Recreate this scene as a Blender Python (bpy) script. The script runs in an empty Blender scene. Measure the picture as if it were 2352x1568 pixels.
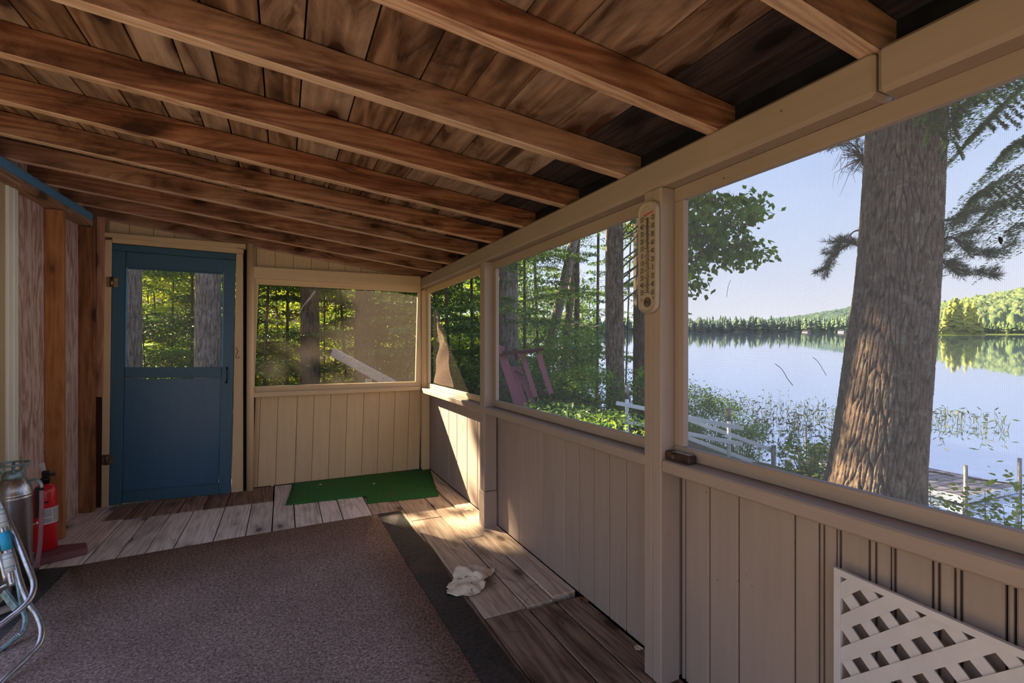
import bpy, bmesh, math, random
import numpy as np
from mathutils import Vector, Matrix, noise as mnoise
C = bpy.context.scene
COL = C.collection
random.seed(7)
RNG = np.random.default_rng(11)

# ------------------------------------------------------------------ camera, light, exposure
FPX, PX0, PY0, CZ = 1096.0, 1176.0, 797.0, 1.2
YAW = math.atan2(526.0, 1096.0)
SY, CY = math.sin(YAW), math.cos(YAW)
cam_d = bpy.data.cameras.new('camera')
cam_d.sensor_fit = 'HORIZONTAL'; cam_d.sensor_width = 36.0
cam_d.lens = FPX / 2352 * 36.0
cam_d.shift_y = 13.0 / 2352
cam_d.clip_start = 0.02; cam_d.clip_end = 6000
cam = bpy.data.objects.new('camera', cam_d); COL.objects.link(cam)
cam.location = (0, 0, CZ); cam.rotation_euler = (math.radians(90), 0, -YAW)
C.camera = cam

SUN = Vector((1.0, -1.537, -1.16)).normalized()          # direction the light travels
sd = bpy.data.lights.new('sun', 'SUN'); sd.energy = 30.0; sd.angle = math.radians(0.6); sd.color = (1.0, 0.77, 0.50)
so = bpy.data.objects.new('sun', sd); COL.objects.link(so)
so.location = (-6, 9, 9); so.rotation_euler = SUN.to_track_quat('-Z', 'Y').to_euler()

W = bpy.data.worlds.new('sky'); C.world = W; W.use_nodes = True
wn, wl = W.node_tree.nodes, W.node_tree.links
wn.clear()
wo = wn.new('ShaderNodeOutputWorld'); wb = wn.new('ShaderNodeBackground')
tc = wn.new('ShaderNodeTexCoord'); sx = wn.new('ShaderNodeSeparateXYZ'); wr = wn.new('ShaderNodeValToRGB')
wl.new(tc.outputs['Generated'], sx.inputs[0]); wl.new(sx.outputs['Z'], wr.inputs[0])
e = wr.color_ramp.elements
e[0].position = 0.0; e[0].color = (0.92, 0.91, 0.94, 1)
e[1].position = 0.9; e[1].color = (0.42, 0.56, 0.95, 1)
m_ = e.new(0.16); m_.color = (0.68, 0.77, 0.98, 1)
m_ = e.new(0.45); m_.color = (0.42, 0.60, 1.0, 1)
wl.new(wr.outputs[0], wb.inputs['Color']); wb.inputs['Strength'].default_value = 1.15
wl.new(wb.outputs[0], wo.inputs[0])

vs = C.view_settings
vs.view_transform = 'Standard'; vs.look = 'None'; vs.gamma = 1.0; vs.exposure = 0.42; vs.use_curve_mapping = False
C.cycles.max_bounces = 12; C.cycles.diffuse_bounces = 6; C.cycles.transparent_max_bounces = 24
C.cycles.sample_clamp_indirect = 6.0

# ------------------------------------------------------------------ picture geometry: a pixel's ray met with a plane
def ray(px, py):
    u = (px - PX0) / FPX
    return SY + CY * u, CY - SY * u, (PY0 - py) / FPX
def P(px, py, X=None, Y=None, Z=None, D=None):
    a, b, c = ray(px, py)
    t = X / a if X is not None else Y / b if Y is not None else (Z - CZ) / c if Z is not None else D
    return Vector((a * t, b * t, CZ + c * t))
def yx(px, X): return P(px, PY0, X=X).y            # Y of a picture column on the plane X
def xy(px, Y): return P(px, PY0, Y=Y).x

# ------------------------------------------------------------------ materials
MATS = {}
def new_mat(name):
    m = bpy.data.materials.new(name); m.use_nodes = True
    n, l = m.node_tree.nodes, m.node_tree.links
    b = n['Principled BSDF']
    MATS[name] = m
    return m, n, l, b
def coords(n, l, scale=(1, 1, 1), rnd=20.0, rot=(0, 0, 0)):
    t = n.new('ShaderNodeTexCoord'); mp = n.new('ShaderNodeMapping')
    mp.inputs['Scale'].default_value = scale; mp.inputs['Rotation'].default_value = rot
    if rnd:
        oi = n.new('ShaderNodeObjectInfo'); mu = n.new('ShaderNodeVectorMath'); mu.operation = 'SCALE'
        cb = n.new('ShaderNodeCombineXYZ'); l.new(oi.outputs['Random'], cb.inputs[0]); l.new(oi.outputs['Random'], cb.inputs[1]); l.new(oi.outputs['Random'], cb.inputs[2])
        mu.inputs['Scale'].default_value = rnd; l.new(cb.outputs[0], mu.inputs[0])
        ad = n.new('ShaderNodeVectorMath'); l.new(t.outputs['Object'], ad.inputs[0]); l.new(mu.outputs[0], ad.inputs[1])
        l.new(ad.outputs[0], mp.inputs[0])
    else:
        l.new(t.outputs['Object'], mp.inputs[0])
    return mp.outputs[0]
def noise(n, l, co, scale, detail=4, rough=.55, dist=0.0):
    t = n.new('ShaderNodeTexNoise'); t.inputs['Scale'].default_value = scale; t.inputs['Detail'].default_value = detail
    t.inputs['Roughness'].default_value = rough; t.inputs['Distortion'].default_value = dist
    l.new(co, t.inputs['Vector']); return t.outputs['Fac']
def ramp(n, l, fac, stops, interp='LINEAR'):
    r = n.new('ShaderNodeValToRGB'); r.color_ramp.interpolation = interp
    el = r.color_ramp.elements
    while len(el) < len(stops): el.new(0.5)
    for e_, (p, c) in zip(el, stops):
        e_.position = p; e_.color = (c[0], c[1], c[2], 1) if isinstance(c, tuple) else (c, c, c, 1)
    l.new(fac, r.inputs[0]); return r.outputs[0]
def mix(n, l, fac, a, b, mode='MIX'):
    m = n.new('ShaderNodeMixRGB'); m.blend_type = mode
    for k, v in ((0, fac), (1, a), (2, b)):
        if isinstance(v, (int, float)): m.inputs[k].default_value = v if k == 0 else (v, v, v, 1)
        elif isinstance(v, tuple): m.inputs[k].default_value = (v[0], v[1], v[2], 1)
        else: l.new(v, m.inputs[k])
    return m.outputs[0]
def bump(n, l, b, h, strength=.3, dist=.002):
    bp = n.new('ShaderNodeBump'); bp.inputs['Strength'].default_value = strength; bp.inputs['Distance'].default_value = dist
    l.new(h, bp.inputs['Height']); l.new(bp.outputs[0], b.inputs['Normal'])
def objrand(n, l):
    return n.new('ShaderNodeObjectInfo').outputs['Random']

def simple(name, col, rough=.6, metal=0.0, var=0.12, scale=8, spec=.4):
    m, n, l, b = new_mat(name)
    co = coords(n, l)
    f = noise(n, l, co, scale, 4)
    c2 = tuple(max(0, x * (1 - var * 2)) for x in col); c3 = tuple(min(1, x * (1 + var)) for x in col)
    l.new(ramp(n, l, f, [(.3, c2), (.7, c3)]), b.inputs['Base Color'])
    b.inputs['Roughness'].default_value = rough; b.inputs['Metallic'].default_value = metal
    b.inputs['Specular IOR Level'].default_value = spec
    return m

def wood(name, axis, light, mid, dark, knots=.5, stain=0.0, stain_col=(.03, .015, .01), spread=.25, rough=.75, gscale=1.0, rings=.55, tint=0.0, tint_col=(.46, .36, .30)):
    """planed or rough timber with its grain along one axis"""
    m, n, l, b = new_mat(name)
    s = [9.0, 9.0, 9.0]; s[axis] = .75
    co = coords(n, l, tuple(v * gscale for v in s), rnd=37.0)
    warp = n.new('ShaderNodeTexNoise'); warp.inputs['Scale'].default_value = 1.1; warp.inputs['Detail'].default_value = 2
    l.new(co, warp.inputs['Vector'])
    wv = n.new('ShaderNodeVectorMath'); wv.operation = 'MULTIPLY_ADD'
    wv.inputs[1].default_value = (1.6, 1.6, 1.6); l.new(warp.outputs['Color'], wv.inputs[0]); l.new(co, wv.inputs[2])
    w = n.new('ShaderNodeTexWave'); w.wave_type = 'RINGS'; w.rings_direction = 'XYZ'[axis]
    w.inputs['Scale'].default_value = 1.2; w.inputs['Distortion'].default_value = 4.5; w.inputs['Detail'].default_value = 3
    w.inputs['Detail Scale'].default_value = 1.3
    l.new(wv.outputs[0], w.inputs['Vector'])
    fib = noise(n, l, co, 6.0, 5, .7)
    f = mix(n, l, rings * .55, fib, w.outputs['Fac'])
    col = ramp(n, l, f, [(.18, dark), (.45, mid), (.82, light)])
    if tint:
        gs = [3.0] * 3; gs[axis] = .5
        gn = noise(n, l, coords(n, l, tuple(gs), rnd=83.0), 1.2, 4, .6, .6)
        mm = n.new('ShaderNodeMath'); mm.operation = 'MULTIPLY_ADD'; mm.inputs[1].default_value = .5; l.new(objrand(n, l), mm.inputs[0]); l.new(gn, mm.inputs[2])
        col = mix(n, l, ramp(n, l, mm.outputs[0], [(.52, 0.0), (.95, .85 * tint)]), col, mix(n, l, fib, tuple(x * .45 for x in tint_col), tint_col))
    # knots
    ks = [6.5, 6.5, 6.5]; ks[axis] = 3.0
    kc = coords(n, l, tuple(ks), rnd=53.0)
    vo = n.new('ShaderNodeTexVoronoi'); vo.inputs['Scale'].default_value = .9; l.new(kc, vo.inputs['Vector'])
    kn = ramp(n, l, vo.outputs['Distance'], [(.0, 1.0), (.13, .95), (.17, .0)])
    halo = ramp(n, l, vo.outputs['Distance'], [(.15, .75), (.36, 0.0)])
    col = mix(n, l, mix(n, l, 1.0, halo, knots, 'MULTIPLY'), col, tuple(x * .8 for x in dark))
    kf = mix(n, l, 1.0, kn, knots, 'MULTIPLY')
    col = mix(n, l, kf, col, tuple(x * .25 for x in dark))
    if stain:
        ss = [6.0, 6.0, 6.0]; ss[axis] = 1.8
        sc = coords(n, l, tuple(ss), rnd=71.0)
        sf = ramp(n, l, noise(n, l, sc, 1.0, 6, .62, 1.5), [(.50 - .03 * stain, 0.0), (.58, .45), (.66, .9)])
        sm = mix(n, l, 1.0, sf, min(1.0, stain), 'MULTIPLY')
        col = mix(n, l, sm, col, stain_col)
    hs = n.new('ShaderNodeHueSaturation')
    mr = n.new('ShaderNodeMapRange'); l.new(objrand(n, l), mr.inputs[0]); mr.inputs['To Min'].default_value = 1 - spread; mr.inputs['To Max'].default_value = 1 + spread
    l.new(mr.outputs[0], hs.inputs['Value']); l.new(col, hs.inputs['Color'])
    l.new(hs.outputs[0], b.inputs['Base Color'])
    b.inputs['Roughness'].default_value = rough; b.inputs['Specular IOR Level'].default_value = .25
    bump(n, l, b, f, .35, .003)
    return m

def paint(name, axis, col, dirt=.5, knot=0.0, rough=.55, spread=.04, bare=0.0, barecol=(.08, .05, .04)):
    """painted boards: even colour, faint grain, specks, scuffs"""
    m, n, l, b = new_mat(name)
    s = [10.0] * 3; s[axis] = .8
    co = coords(n, l, tuple(s), rnd=31.0)
    f = noise(n, l, co, 3.0, 5, .6)
    c = ramp(n, l, f, [(.3, tuple(x * .93 for x in col)), (.7, tuple(min(1, x * 1.04) for x in col))])
    c2 = coords(n, l, (1, 1, 1), rnd=11.0)
    big = noise(n, l, c2, 2.4, 3)
    c = mix(n, l, ramp(n, l, big, [(.35, .16 * dirt), (.62, 0.0)]), c, tuple(x * .62 for x in col))
    sp = n.new('ShaderNodeTexVoronoi'); sp.inputs['Scale'].default_value = 17; l.new(c2, sp.inputs['Vector'])
    spm = noise(n, l, c2, 9.0, 2)
    spk = mix(n, l, 1.0, ramp(n, l, sp.outputs['Distance'], [(.03, 1.0), (.085, 0.0)]), ramp(n, l, spm, [(.55, 0.0), (.6, 1.0)]), 'MULTIPLY')
    c = mix(n, l, mix(n, l, 1.0, spk, dirt, 'MULTIPLY'), c, tuple(x * .25 for x in col))
    if knot:
        ks = [4.0] * 3; ks[axis] = 1.6
        kc = coords(n, l, tuple(ks), rnd=57.0)
        vo = n.new('ShaderNodeTexVoronoi'); vo.inputs['Scale'].default_value = 1.1; l.new(kc, vo.inputs['Vector'])
        c = mix(n, l, mix(n, l, 1.0, ramp(n, l, vo.outputs['Distance'], [(.04, .8), (.085, 1.0), (.1, 0.0)]), knot, 'MULTIPLY'), c, (.36, .22, .13))
    if bare:
        bs = [22.0] * 3; bs[axis] = 3.0
        bc = coords(n, l, tuple(bs), rnd=91.0)
        c = mix(n, l, ramp(n, l, noise(n, l, bc, .8, 5, .7), [(.68 - .12 * bare, 0.0), (.8 - .08 * bare, .85)]), c, barecol)
    hs = n.new('ShaderNodeHueSaturation')
    mr = n.new('ShaderNodeMapRange'); l.new(objrand(n, l), mr.inputs[0]); mr.inputs['To Min'].default_value = 1 - spread; mr.inputs['To Max'].default_value = 1 + spread
    l.new(mr.outputs[0], hs.inputs['Value']); l.new(c, hs.inputs['Color'])
    l.new(hs.outputs[0], b.inputs['Base Color'])
    b.inputs['Roughness'].default_value = rough; b.inputs['Specular IOR Level'].default_value = .35
    bump(n, l, b, f, .18, .002)
    return m

def leafy(name, a, c_, trans=.45, rough=.55, sc=3.0):
    m, n, l, b = new_mat(name)
    co = coords(n, l, rnd=0)
    f = noise(n, l, co, sc, 3)
    at = n.new('ShaderNodeAttribute'); at.attribute_name = 'tone'
    mm = n.new('ShaderNodeMath'); mm.operation = 'ADD'; l.new(f, mm.inputs[0]); l.new(at.outputs['Fac'], mm.inputs[1])
    c = ramp(n, l, mm.outputs[0], [(.35, a), (1.15, c_)])
    l.new(c, b.inputs['Base Color']); b.inputs['Roughness'].default_value = rough; b.inputs['Specular IOR Level'].default_value = .3
    tr = n.new('ShaderNodeBsdfTranslucent'); l.new(mix(n, l, 1.0, c, (1.35, 1.25, .55), 'MULTIPLY'), tr.inputs[0])
    ms = n.new('ShaderNodeMixShader'); ms.inputs[0].default_value = trans
    l.new(b.outputs[0], ms.inputs[1]); l.new(tr.outputs[0], ms.inputs[2])
    l.new(ms.outputs[0], n['Material Output'].inputs[0])
    return m

def bark(name, ridge, furrow, lichen=(.3, .32, .24), lich=.3):
    m, n, l, b = new_mat(name)
    co = coords(n, l, (1, 1, 1), rnd=9.0)
    at = n.new('ShaderNodeAttribute'); at.attribute_name = 'crack'
    f = noise(n, l, coords(n, l, (1.6, 1.6, .35), rnd=9.0), 22, 6, .75)
    f2 = noise(n, l, co, 5, 3)
    c = mix(n, l, ramp(n, l, f, [(.36, 0.0), (.64, 1.0)]), tuple(x * .42 for x in ridge), tuple(min(1, x * 1.55) for x in ridge))
    c = mix(n, l, mix(n, l, 1.0, ramp(n, l, noise(n, l, co, 14, 5, .7), [(.5, 0.0), (.62, 1.0)]), lich, 'MULTIPLY'), c, lichen)
    c = mix(n, l, ramp(n, l, f2, [(.4, .35), (.6, 0.0)]), c, tuple(x * .55 for x in ridge))
    c = mix(n, l, at.outputs['Fac'], c, furrow)
    l.new(c, b.inputs['Base Color']); b.inputs['Roughness'].default_value = .9; b.inputs['Specular IOR Level'].default_value = .15
    bump(n, l, b, f, .6, .006)
    return m

def screen_mat(name, col, solid, wire=.1, trans=.5):
    """insect screen: fine wires, mostly open"""
    m, n, l, b = new_mat(name)
    t = n.new('ShaderNodeTexCoord'); s = n.new('ShaderNodeSeparateXYZ'); l.new(t.outputs['Object'], s.inputs[0])
    def wave(o):
        a = n.new('ShaderNodeMath'); a.operation = 'MULTIPLY'; a.inputs[1].default_value = 2 * math.pi / .0028; l.new(o, a.inputs[0])
        c = n.new('ShaderNodeMath'); c.operation = 'SINE'; l.new(a.outputs[0], c.inputs[0])
        g = n.new('ShaderNodeMath'); g.operation = 'MAXIMUM'; g.inputs[1].default_value = 0.0; l.new(c.outputs[0], g.inputs[0])
        return g.outputs[0]
    ad = n.new('ShaderNodeMath'); ad.operation = 'ADD'
    l.new(wave(s.outputs['Z']), ad.inputs[0])
    xy_ = n.new('ShaderNodeMath'); xy_.operation = 'ADD'; l.new(s.outputs['X'], xy_.inputs[0]); l.new(s.outputs['Y'], xy_.inputs[1])
    l.new(wave(xy_.outputs[0]), ad.inputs[1])
    co = coords(n, l, rnd=5.0)
    dirt = noise(n, l, co, 3.0, 5, .6)
    fa = n.new('ShaderNodeMath'); fa.operation = 'MULTIPLY_ADD'; fa.inputs[1].default_value = wire; fa.inputs[2].default_value = solid - wire * .64; l.new(ad.outputs[0], fa.inputs[0])
    fd = n.new('ShaderNodeMath'); fd.operation = 'MULTIPLY_ADD'; fd.inputs[1].default_value = solid * .5; l.new(dirt, fd.inputs[0]); l.new(fa.outputs[0], fd.inputs[2])
    df = n.new('ShaderNodeBsdfDiffuse'); df.inputs[0].default_value = (*col, 1)
    tl = n.new('ShaderNodeBsdfTranslucent'); tl.inputs[0].default_value = (*col, 1)
    m1 = n.new('ShaderNodeMixShader'); m1.inputs[0].default_value = trans; l.new(df.outputs[0], m1.inputs[1]); l.new(tl.outputs[0], m1.inputs[2])
    tp = n.new('ShaderNodeBsdfTransparent'); m2 = n.new('ShaderNodeMixShader'); l.new(fd.outputs[0], m2.inputs[0])
    l.new(tp.outputs[0], m2.inputs[1]); l.new(m1.outputs[0], m2.inputs[2]); l.new(m2.outputs[0], n['Material Output'].inputs[0])
    return m

TAUPE = (.355, .288, .252)
CREAM = (.60, .45, .27)
paint('paint_right_z', 2, TAUPE, .7, .0)
paint('paint_right_y', 1, TAUPE, 1.0)
paint('paint_right_knotty', 2, TAUPE, .7, .6)
paint('paint_far_z', 2, CREAM, .5)
paint('paint_far_x', 0, CREAM, .6)
paint('paint_beige_wall', 2, (.46, .37, .22), .5)
paint('paint_white', 2, (.78, .80, .70), .3, rough=.45)
paint('paint_blue_door', 2, (.034, .104, .165), .6, bare=.35, barecol=(.03, .035, .04), rough=.42)
paint('paint_blue_door_x', 0, (.034, .104, .165), .6, bare=.7, barecol=(.02, .025, .03), rough=.42)
paint('paint_blue_panel', 2, (.036, .11, .20), .25, rough=.32)
paint('paint_blue_strip', 1, (.10, .30, .55), .2)
paint('paint_maroon', 0, (.22, .085, .10), .9, bare=.3, barecol=(.12, .08, .07))
paint('paint_outdoor_maroon', 2, (.24, .075, .095), .4)
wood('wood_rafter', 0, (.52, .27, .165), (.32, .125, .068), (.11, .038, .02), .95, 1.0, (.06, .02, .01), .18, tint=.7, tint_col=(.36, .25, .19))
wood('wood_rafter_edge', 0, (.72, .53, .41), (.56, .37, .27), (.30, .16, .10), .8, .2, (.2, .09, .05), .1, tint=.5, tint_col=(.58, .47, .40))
wood('wood_roof_shade_stain', 1, (.10, .07, .075), (.05, .035, .04), (.018, .014, .02), .8, .9, (.010, .012, .022), .35, rings=.4)  # eave boards: mostly shadow put into the colour, plus black water stain
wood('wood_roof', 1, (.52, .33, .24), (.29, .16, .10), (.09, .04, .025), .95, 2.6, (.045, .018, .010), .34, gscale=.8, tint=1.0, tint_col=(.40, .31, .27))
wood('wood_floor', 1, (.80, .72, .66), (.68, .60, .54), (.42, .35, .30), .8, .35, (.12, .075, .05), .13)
wood('wood_floor_shade', 1, (.34, .24, .17), (.22, .145, .10), (.09, .05, .035), .8, .7, (.03, .018, .012), .12)  # darker near boards: shadow painted into the wood tone
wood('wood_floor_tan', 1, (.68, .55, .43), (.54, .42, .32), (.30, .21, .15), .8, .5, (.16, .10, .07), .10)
wood('wood_floor_far', 1, (.36, .25, .18), (.26, .17, .12), (.12, .07, .05), .8, .4, (.08, .04, .025), .3)
wood('wood_stud', 2, (.50, .24, .10), (.38, .165, .06), (.24, .09, .035), .8, .3, (.10, .035, .015), .1, rings=.3)
wood('wood_stud_dark', 2, (.40, .19, .085), (.27, .12, .05), (.13, .05, .025), .9, .6, (.06, .02, .01), .1)
wood('wood_plate', 1, (.42, .27, .19), (.30, .18, .12), (.15, .08, .05), .7, .5, (.5, .36, .26), .1)
wood('wood_strip', 2, (.48, .27, .18), (.38, .19, .12), (.22, .10, .06), .6, .2, (.2, .1, .06), .1)
wood('wood_gray', 0, (.50, .44, .38), (.36, .31, .27), (.18, .15, .13), .5, .2, (.1, .08, .07), .2)
simple('dark_gap', (.015, .012, .010), .95, spec=.1)
simple('maroon_dark', (.06, .012, .014), .8)
simple('siding_back', (.10, .075, .05), .9)
simple('tar_paper', (.012, .014, .022), .35, 0, .3, 20)
simple('roofing', (.03, .03, .035), .95)
simple('rust_metal', (.16, .115, .07), .55, .6, .3, 40)
simple('black_iron', (.02, .02, .022), .45, .5)
simple('black_plastic', (.018, .018, .02), .4)
simple('brass', (.30, .23, .12), .4, .9, .2, 30)
simple('char_wood', (.055, .03, .024), .85, 0, .4, 30)
simple('therm_face', (.40, .345, .30), .5, 0, .05, 20)
simple('therm_ink', (.015, .015, .02), .6)
simple('therm_red', (.55, .06, .05), .6)
simple('ext_red', (.62, .012, .018), .28, 0, .06, 5, .6)
simple('label_white', (.62, .62, .64), .6, 0, .08, 40)
simple('label_print', (.12, .14, .2), .6)
simple('hose_pink', (.36, .17, .20), .55, 0, .1, 10)
simple('light_cap', (.6, .6, .58), .35)
simple('web_white', (.62, .66, .68), .7, 0, .1, 60)
simple('web_blue', (.02, .36, .62), .6, 0, .1, 60)
simple('web_stripe', (.03, .2, .35), .7)
simple('lattice_white', (.60, .59, .61), .5, 0, .04, 12)
simple('scrap', (.82, .69, .52), .8, 0, .12, 25)
simple('leaf_dry', (.20, .09, .045), .8, 0, .3, 30)
simple('rail_white', (.75, .80, .84), .35, 0, .05, 6)
simple('pipe_gray', (.27, .26, .25), .5, .6, .2, 14)
simple('dock_plank', (.24, .22, .25), .85, 0, .18, 5)
simple('rope_dark', (.06, .045, .04), .9, 0, .4, 30)
simple('cushion_green', (.12, .42, .16), .7)
leafy('leaf_hemlock', (.035, .095, .03), (.18, .30, .06), .45)
leafy('leaf_sunny', (.13, .23, .02), (.52, .54, .06), .55)
leafy('leaf_bright', (.06, .18, .02), (.32, .44, .06), .5)
leafy('leaf_oak', (.06, .15, .03), (.22, .36, .06), .5)
leafy('leaf_pine', (.03, .06, .03), (.10, .15, .065), .3)
leafy('leaf_reed', (.022, .04, .016), (.06, .095, .035), .2)
leafy('point_green', (.08, .14, .03), (.34, .38, .08), .3, sc=.3)
leafy('far_hazy', (.045, .085, .075), (.12, .19, .10), .15, sc=.09)  # bluish and muted: distance haze put into the base colour
leafy('far_bright', (.06, .12, .045), (.22, .28, .09), .15, sc=.12)
bark('bark_pine', (.15, .105, .078), (.028, .018, .014), (.30, .31, .22), .45)
bark('bark_gray', (.23, .19, .165), (.05, .04, .035), (.42, .42, .38), .35)
bark('bark_dark', (.10, .075, .055), (.02, .015, .012), (.14, .14, .10), .3)
screen_mat('screen_clear', (.25, .25, .25), .19, .085, .5)
screen_mat('screen_dusty', (.20, .17, .15), .055, .05, .6)
screen_mat('screen_plain', (.25, .25, .24), .12, .08, .5)

def special_mats():
    # polished old steel
    m, n, l, b = new_mat('steel')
    co = coords(n, l, (14, 14, .6)); f = noise(n, l, co, 4, 5, .7)
    l.new(ramp(n, l, f, [(.3, (.48, .47, .48)), (.7, (.78, .78, .80))]), b.inputs['Base Color'])
    b.inputs['Metallic'].default_value = 1.0
    l.new(ramp(n, l, f, [(.3, .38), (.7, .22)]), b.inputs['Roughness'])
    m, n, l, b = new_mat('aluminium')
    co = coords(n, l, (6, 6, 6)); f = noise(n, l, co, 8, 5, .7)
    l.new(ramp(n, l, f, [(.3, (.45, .45, .48)), (.7, (.74, .75, .80))]), b.inputs['Base Color'])
    b.inputs['Metallic'].default_value = .9; b.inputs['Roughness'].default_value = .28
    m, n, l, b = new_mat('tarnish_green')
    co = coords(n, l); f = noise(n, l, co, 30, 5, .7)
    l.new(ramp(n, l, f, [(.35, (.13, .20, .22)), (.6, (.34, .48, .50))]), b.inputs['Base Color'])
    b.inputs['Metallic'].default_value = .5; b.inputs['Roughness'].default_value = .45
    # plywood with bleached swirling grain
    m, n, l, b = new_mat('plywood')
    co = coords(n, l, (6, 6, 1.1), rnd=3)
    f = noise(n, l, co, 1.6, 4, .6, 2.6); g = noise(n, l, coords(n, l, (40, 40, 3), rnd=3), 2, 4, .7)
    f3 = mix(n, l, .3, f, g)
    l.new(ramp(n, l, f3, [(.36, (.27, .15, .115)), (.47, (.42, .28, .23)), (.55, (.62, .50, .45)), (.68, (.46, .31, .25))]), b.inputs['Base Color'])
    b.inputs['Roughness'].default_value = .8; bump(n, l, b, f3, .25, .003)
    # low pile carpet, brown with grey and tan flecks
    m, n, l, b = new_mat('carpet')
    co = coords(n, l, rnd=0)
    f = noise(n, l, co, 210, 3, .7); g = noise(n, l, co, 3.0, 3); h = noise(n, l, co, 90, 2, .6)
    c = ramp(n, l, mix(n, l, .5, f, h), [(.36, (.10, .066, .056)), (.5, (.34, .24, .205)), (.64, (.60, .46, .41))])
    l.new(mix(n, l, ramp(n, l, g, [(.35, .22), (.65, 0.0)]), c, (.10, .065, .05)), b.inputs['Base Color'])
    b.inputs['Roughness'].default_value = 1.0; b.inputs['Specular IOR Level'].default_value = .05
    bump(n, l, b, f, .9, .006)
    m, n, l, b = new_mat('underlay')
    co = coords(n, l, rnd=0)
    f = noise(n, l, co, 60, 5, .7); g = noise(n, l, co, 5, 3)
    c = ramp(n, l, f, [(.35, (.028, .028, .032)), (.7, (.095, .09, .092))])
    l.new(mix(n, l, ramp(n, l, g, [(.5, 0.0), (.7, .35)]), c, (.15, .12, .10)), b.inputs['Base Color'])
    b.inputs['Roughness'].default_value = .95; bump(n, l, b, f, .6, .004)
    m, n, l, b = new_mat('turf')
    co = coords(n, l, rnd=0)
    f = noise(n, l, co, 160, 3, .7); g = noise(n, l, co, 6, 3)
    c = ramp(n, l, f, [(.35, (.008, .07, .014)), (.65, (.04, .25, .045))])
    l.new(mix(n, l, ramp(n, l, g, [(.5, 0.0), (.7, .5)]), c, (.07, .10, .012)), b.inputs['Base Color'])
    b.inputs['Roughness'].default_value = 1.0; bump(n, l, b, f, 1.0, .006)
    # lake
    m, n, l, b = new_mat('lake_water')
    co = coords(n, l, (1, 1, 1), rnd=0)
    f = noise(n, l, co, .8, 3, .5); f2 = noise(n, l, coords(n, l, (.25, 1.2, 1), rnd=0, rot=(0, 0, -YAW)), 5.0, 3, .55)
    b.inputs['Base Color'].default_value = (.10, .16, .27, 1); b.inputs['Roughness'].default_value = .06
    gl = n.new('ShaderNodeBsdfGlossy'); gl.inputs['Color'].default_value = (.80, .86, 1.0, 1); gl.inputs['Roughness'].default_value = .015
    bp = n.new('ShaderNodeBump'); bp.inputs['Strength'].default_value = .10; bp.inputs['Distance'].default_value = .006
    l.new(f2, bp.inputs['Height']); l.new(bp.outputs[0], gl.inputs['Normal'])
    ms = n.new('ShaderNodeMixShader'); ms.inputs[0].default_value = .80; l.new(b.outputs[0], ms.inputs[1]); l.new(gl.outputs[0], ms.inputs[2])
    l.new(ms.outputs[0], n['Material Output'].inputs[0])
    # forest floor
    m, n, l, b = new_mat('forest_floor')
    co = coords(n, l, rnd=0)
    f = noise(n, l, co, 14, 6, .7); g = noise(n, l, co, .9, 4, .6)
    c = ramp(n, l, f, [(.35, (.055, .032, .018)), (.65, (.22, .13, .075))])
    l.new(mix(n, l, ramp(n, l, g, [(.42, 0.0), (.58, .9)]), c, mix(n, l, f, (.03, .07, .015), (.12, .17, .03))), b.inputs['Base Color'])
    b.inputs['Roughness'].default_value = .95; bump(n, l, b, f, 1.0, .05)
    m, n, l, b = new_mat('screen_flap')
    tl = n.new('ShaderNodeBsdfTranslucent'); tl.inputs[0].default_value = (.45, .32, .24, 1)
    df = n.new('ShaderNodeBsdfDiffuse'); df.inputs[0].default_value = (.42, .30, .24, 1)
    m1 = n.new('ShaderNodeMixShader'); l.new(df.outputs[0], m1.inputs[1]); l.new(tl.outputs[0], m1.inputs[2]); m1.inputs[0].default_value = .5
    tp = n.new('ShaderNodeBsdfTransparent'); m2 = n.new('ShaderNodeMixShader'); m2.inputs[0].default_value = .34
    l.new(tp.outputs[0], m2.inputs[1]); l.new(m1.outputs[0], m2.inputs[2]); l.new(m2.outputs[0], n['Material Output'].inputs[0])
special_mats()

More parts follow.
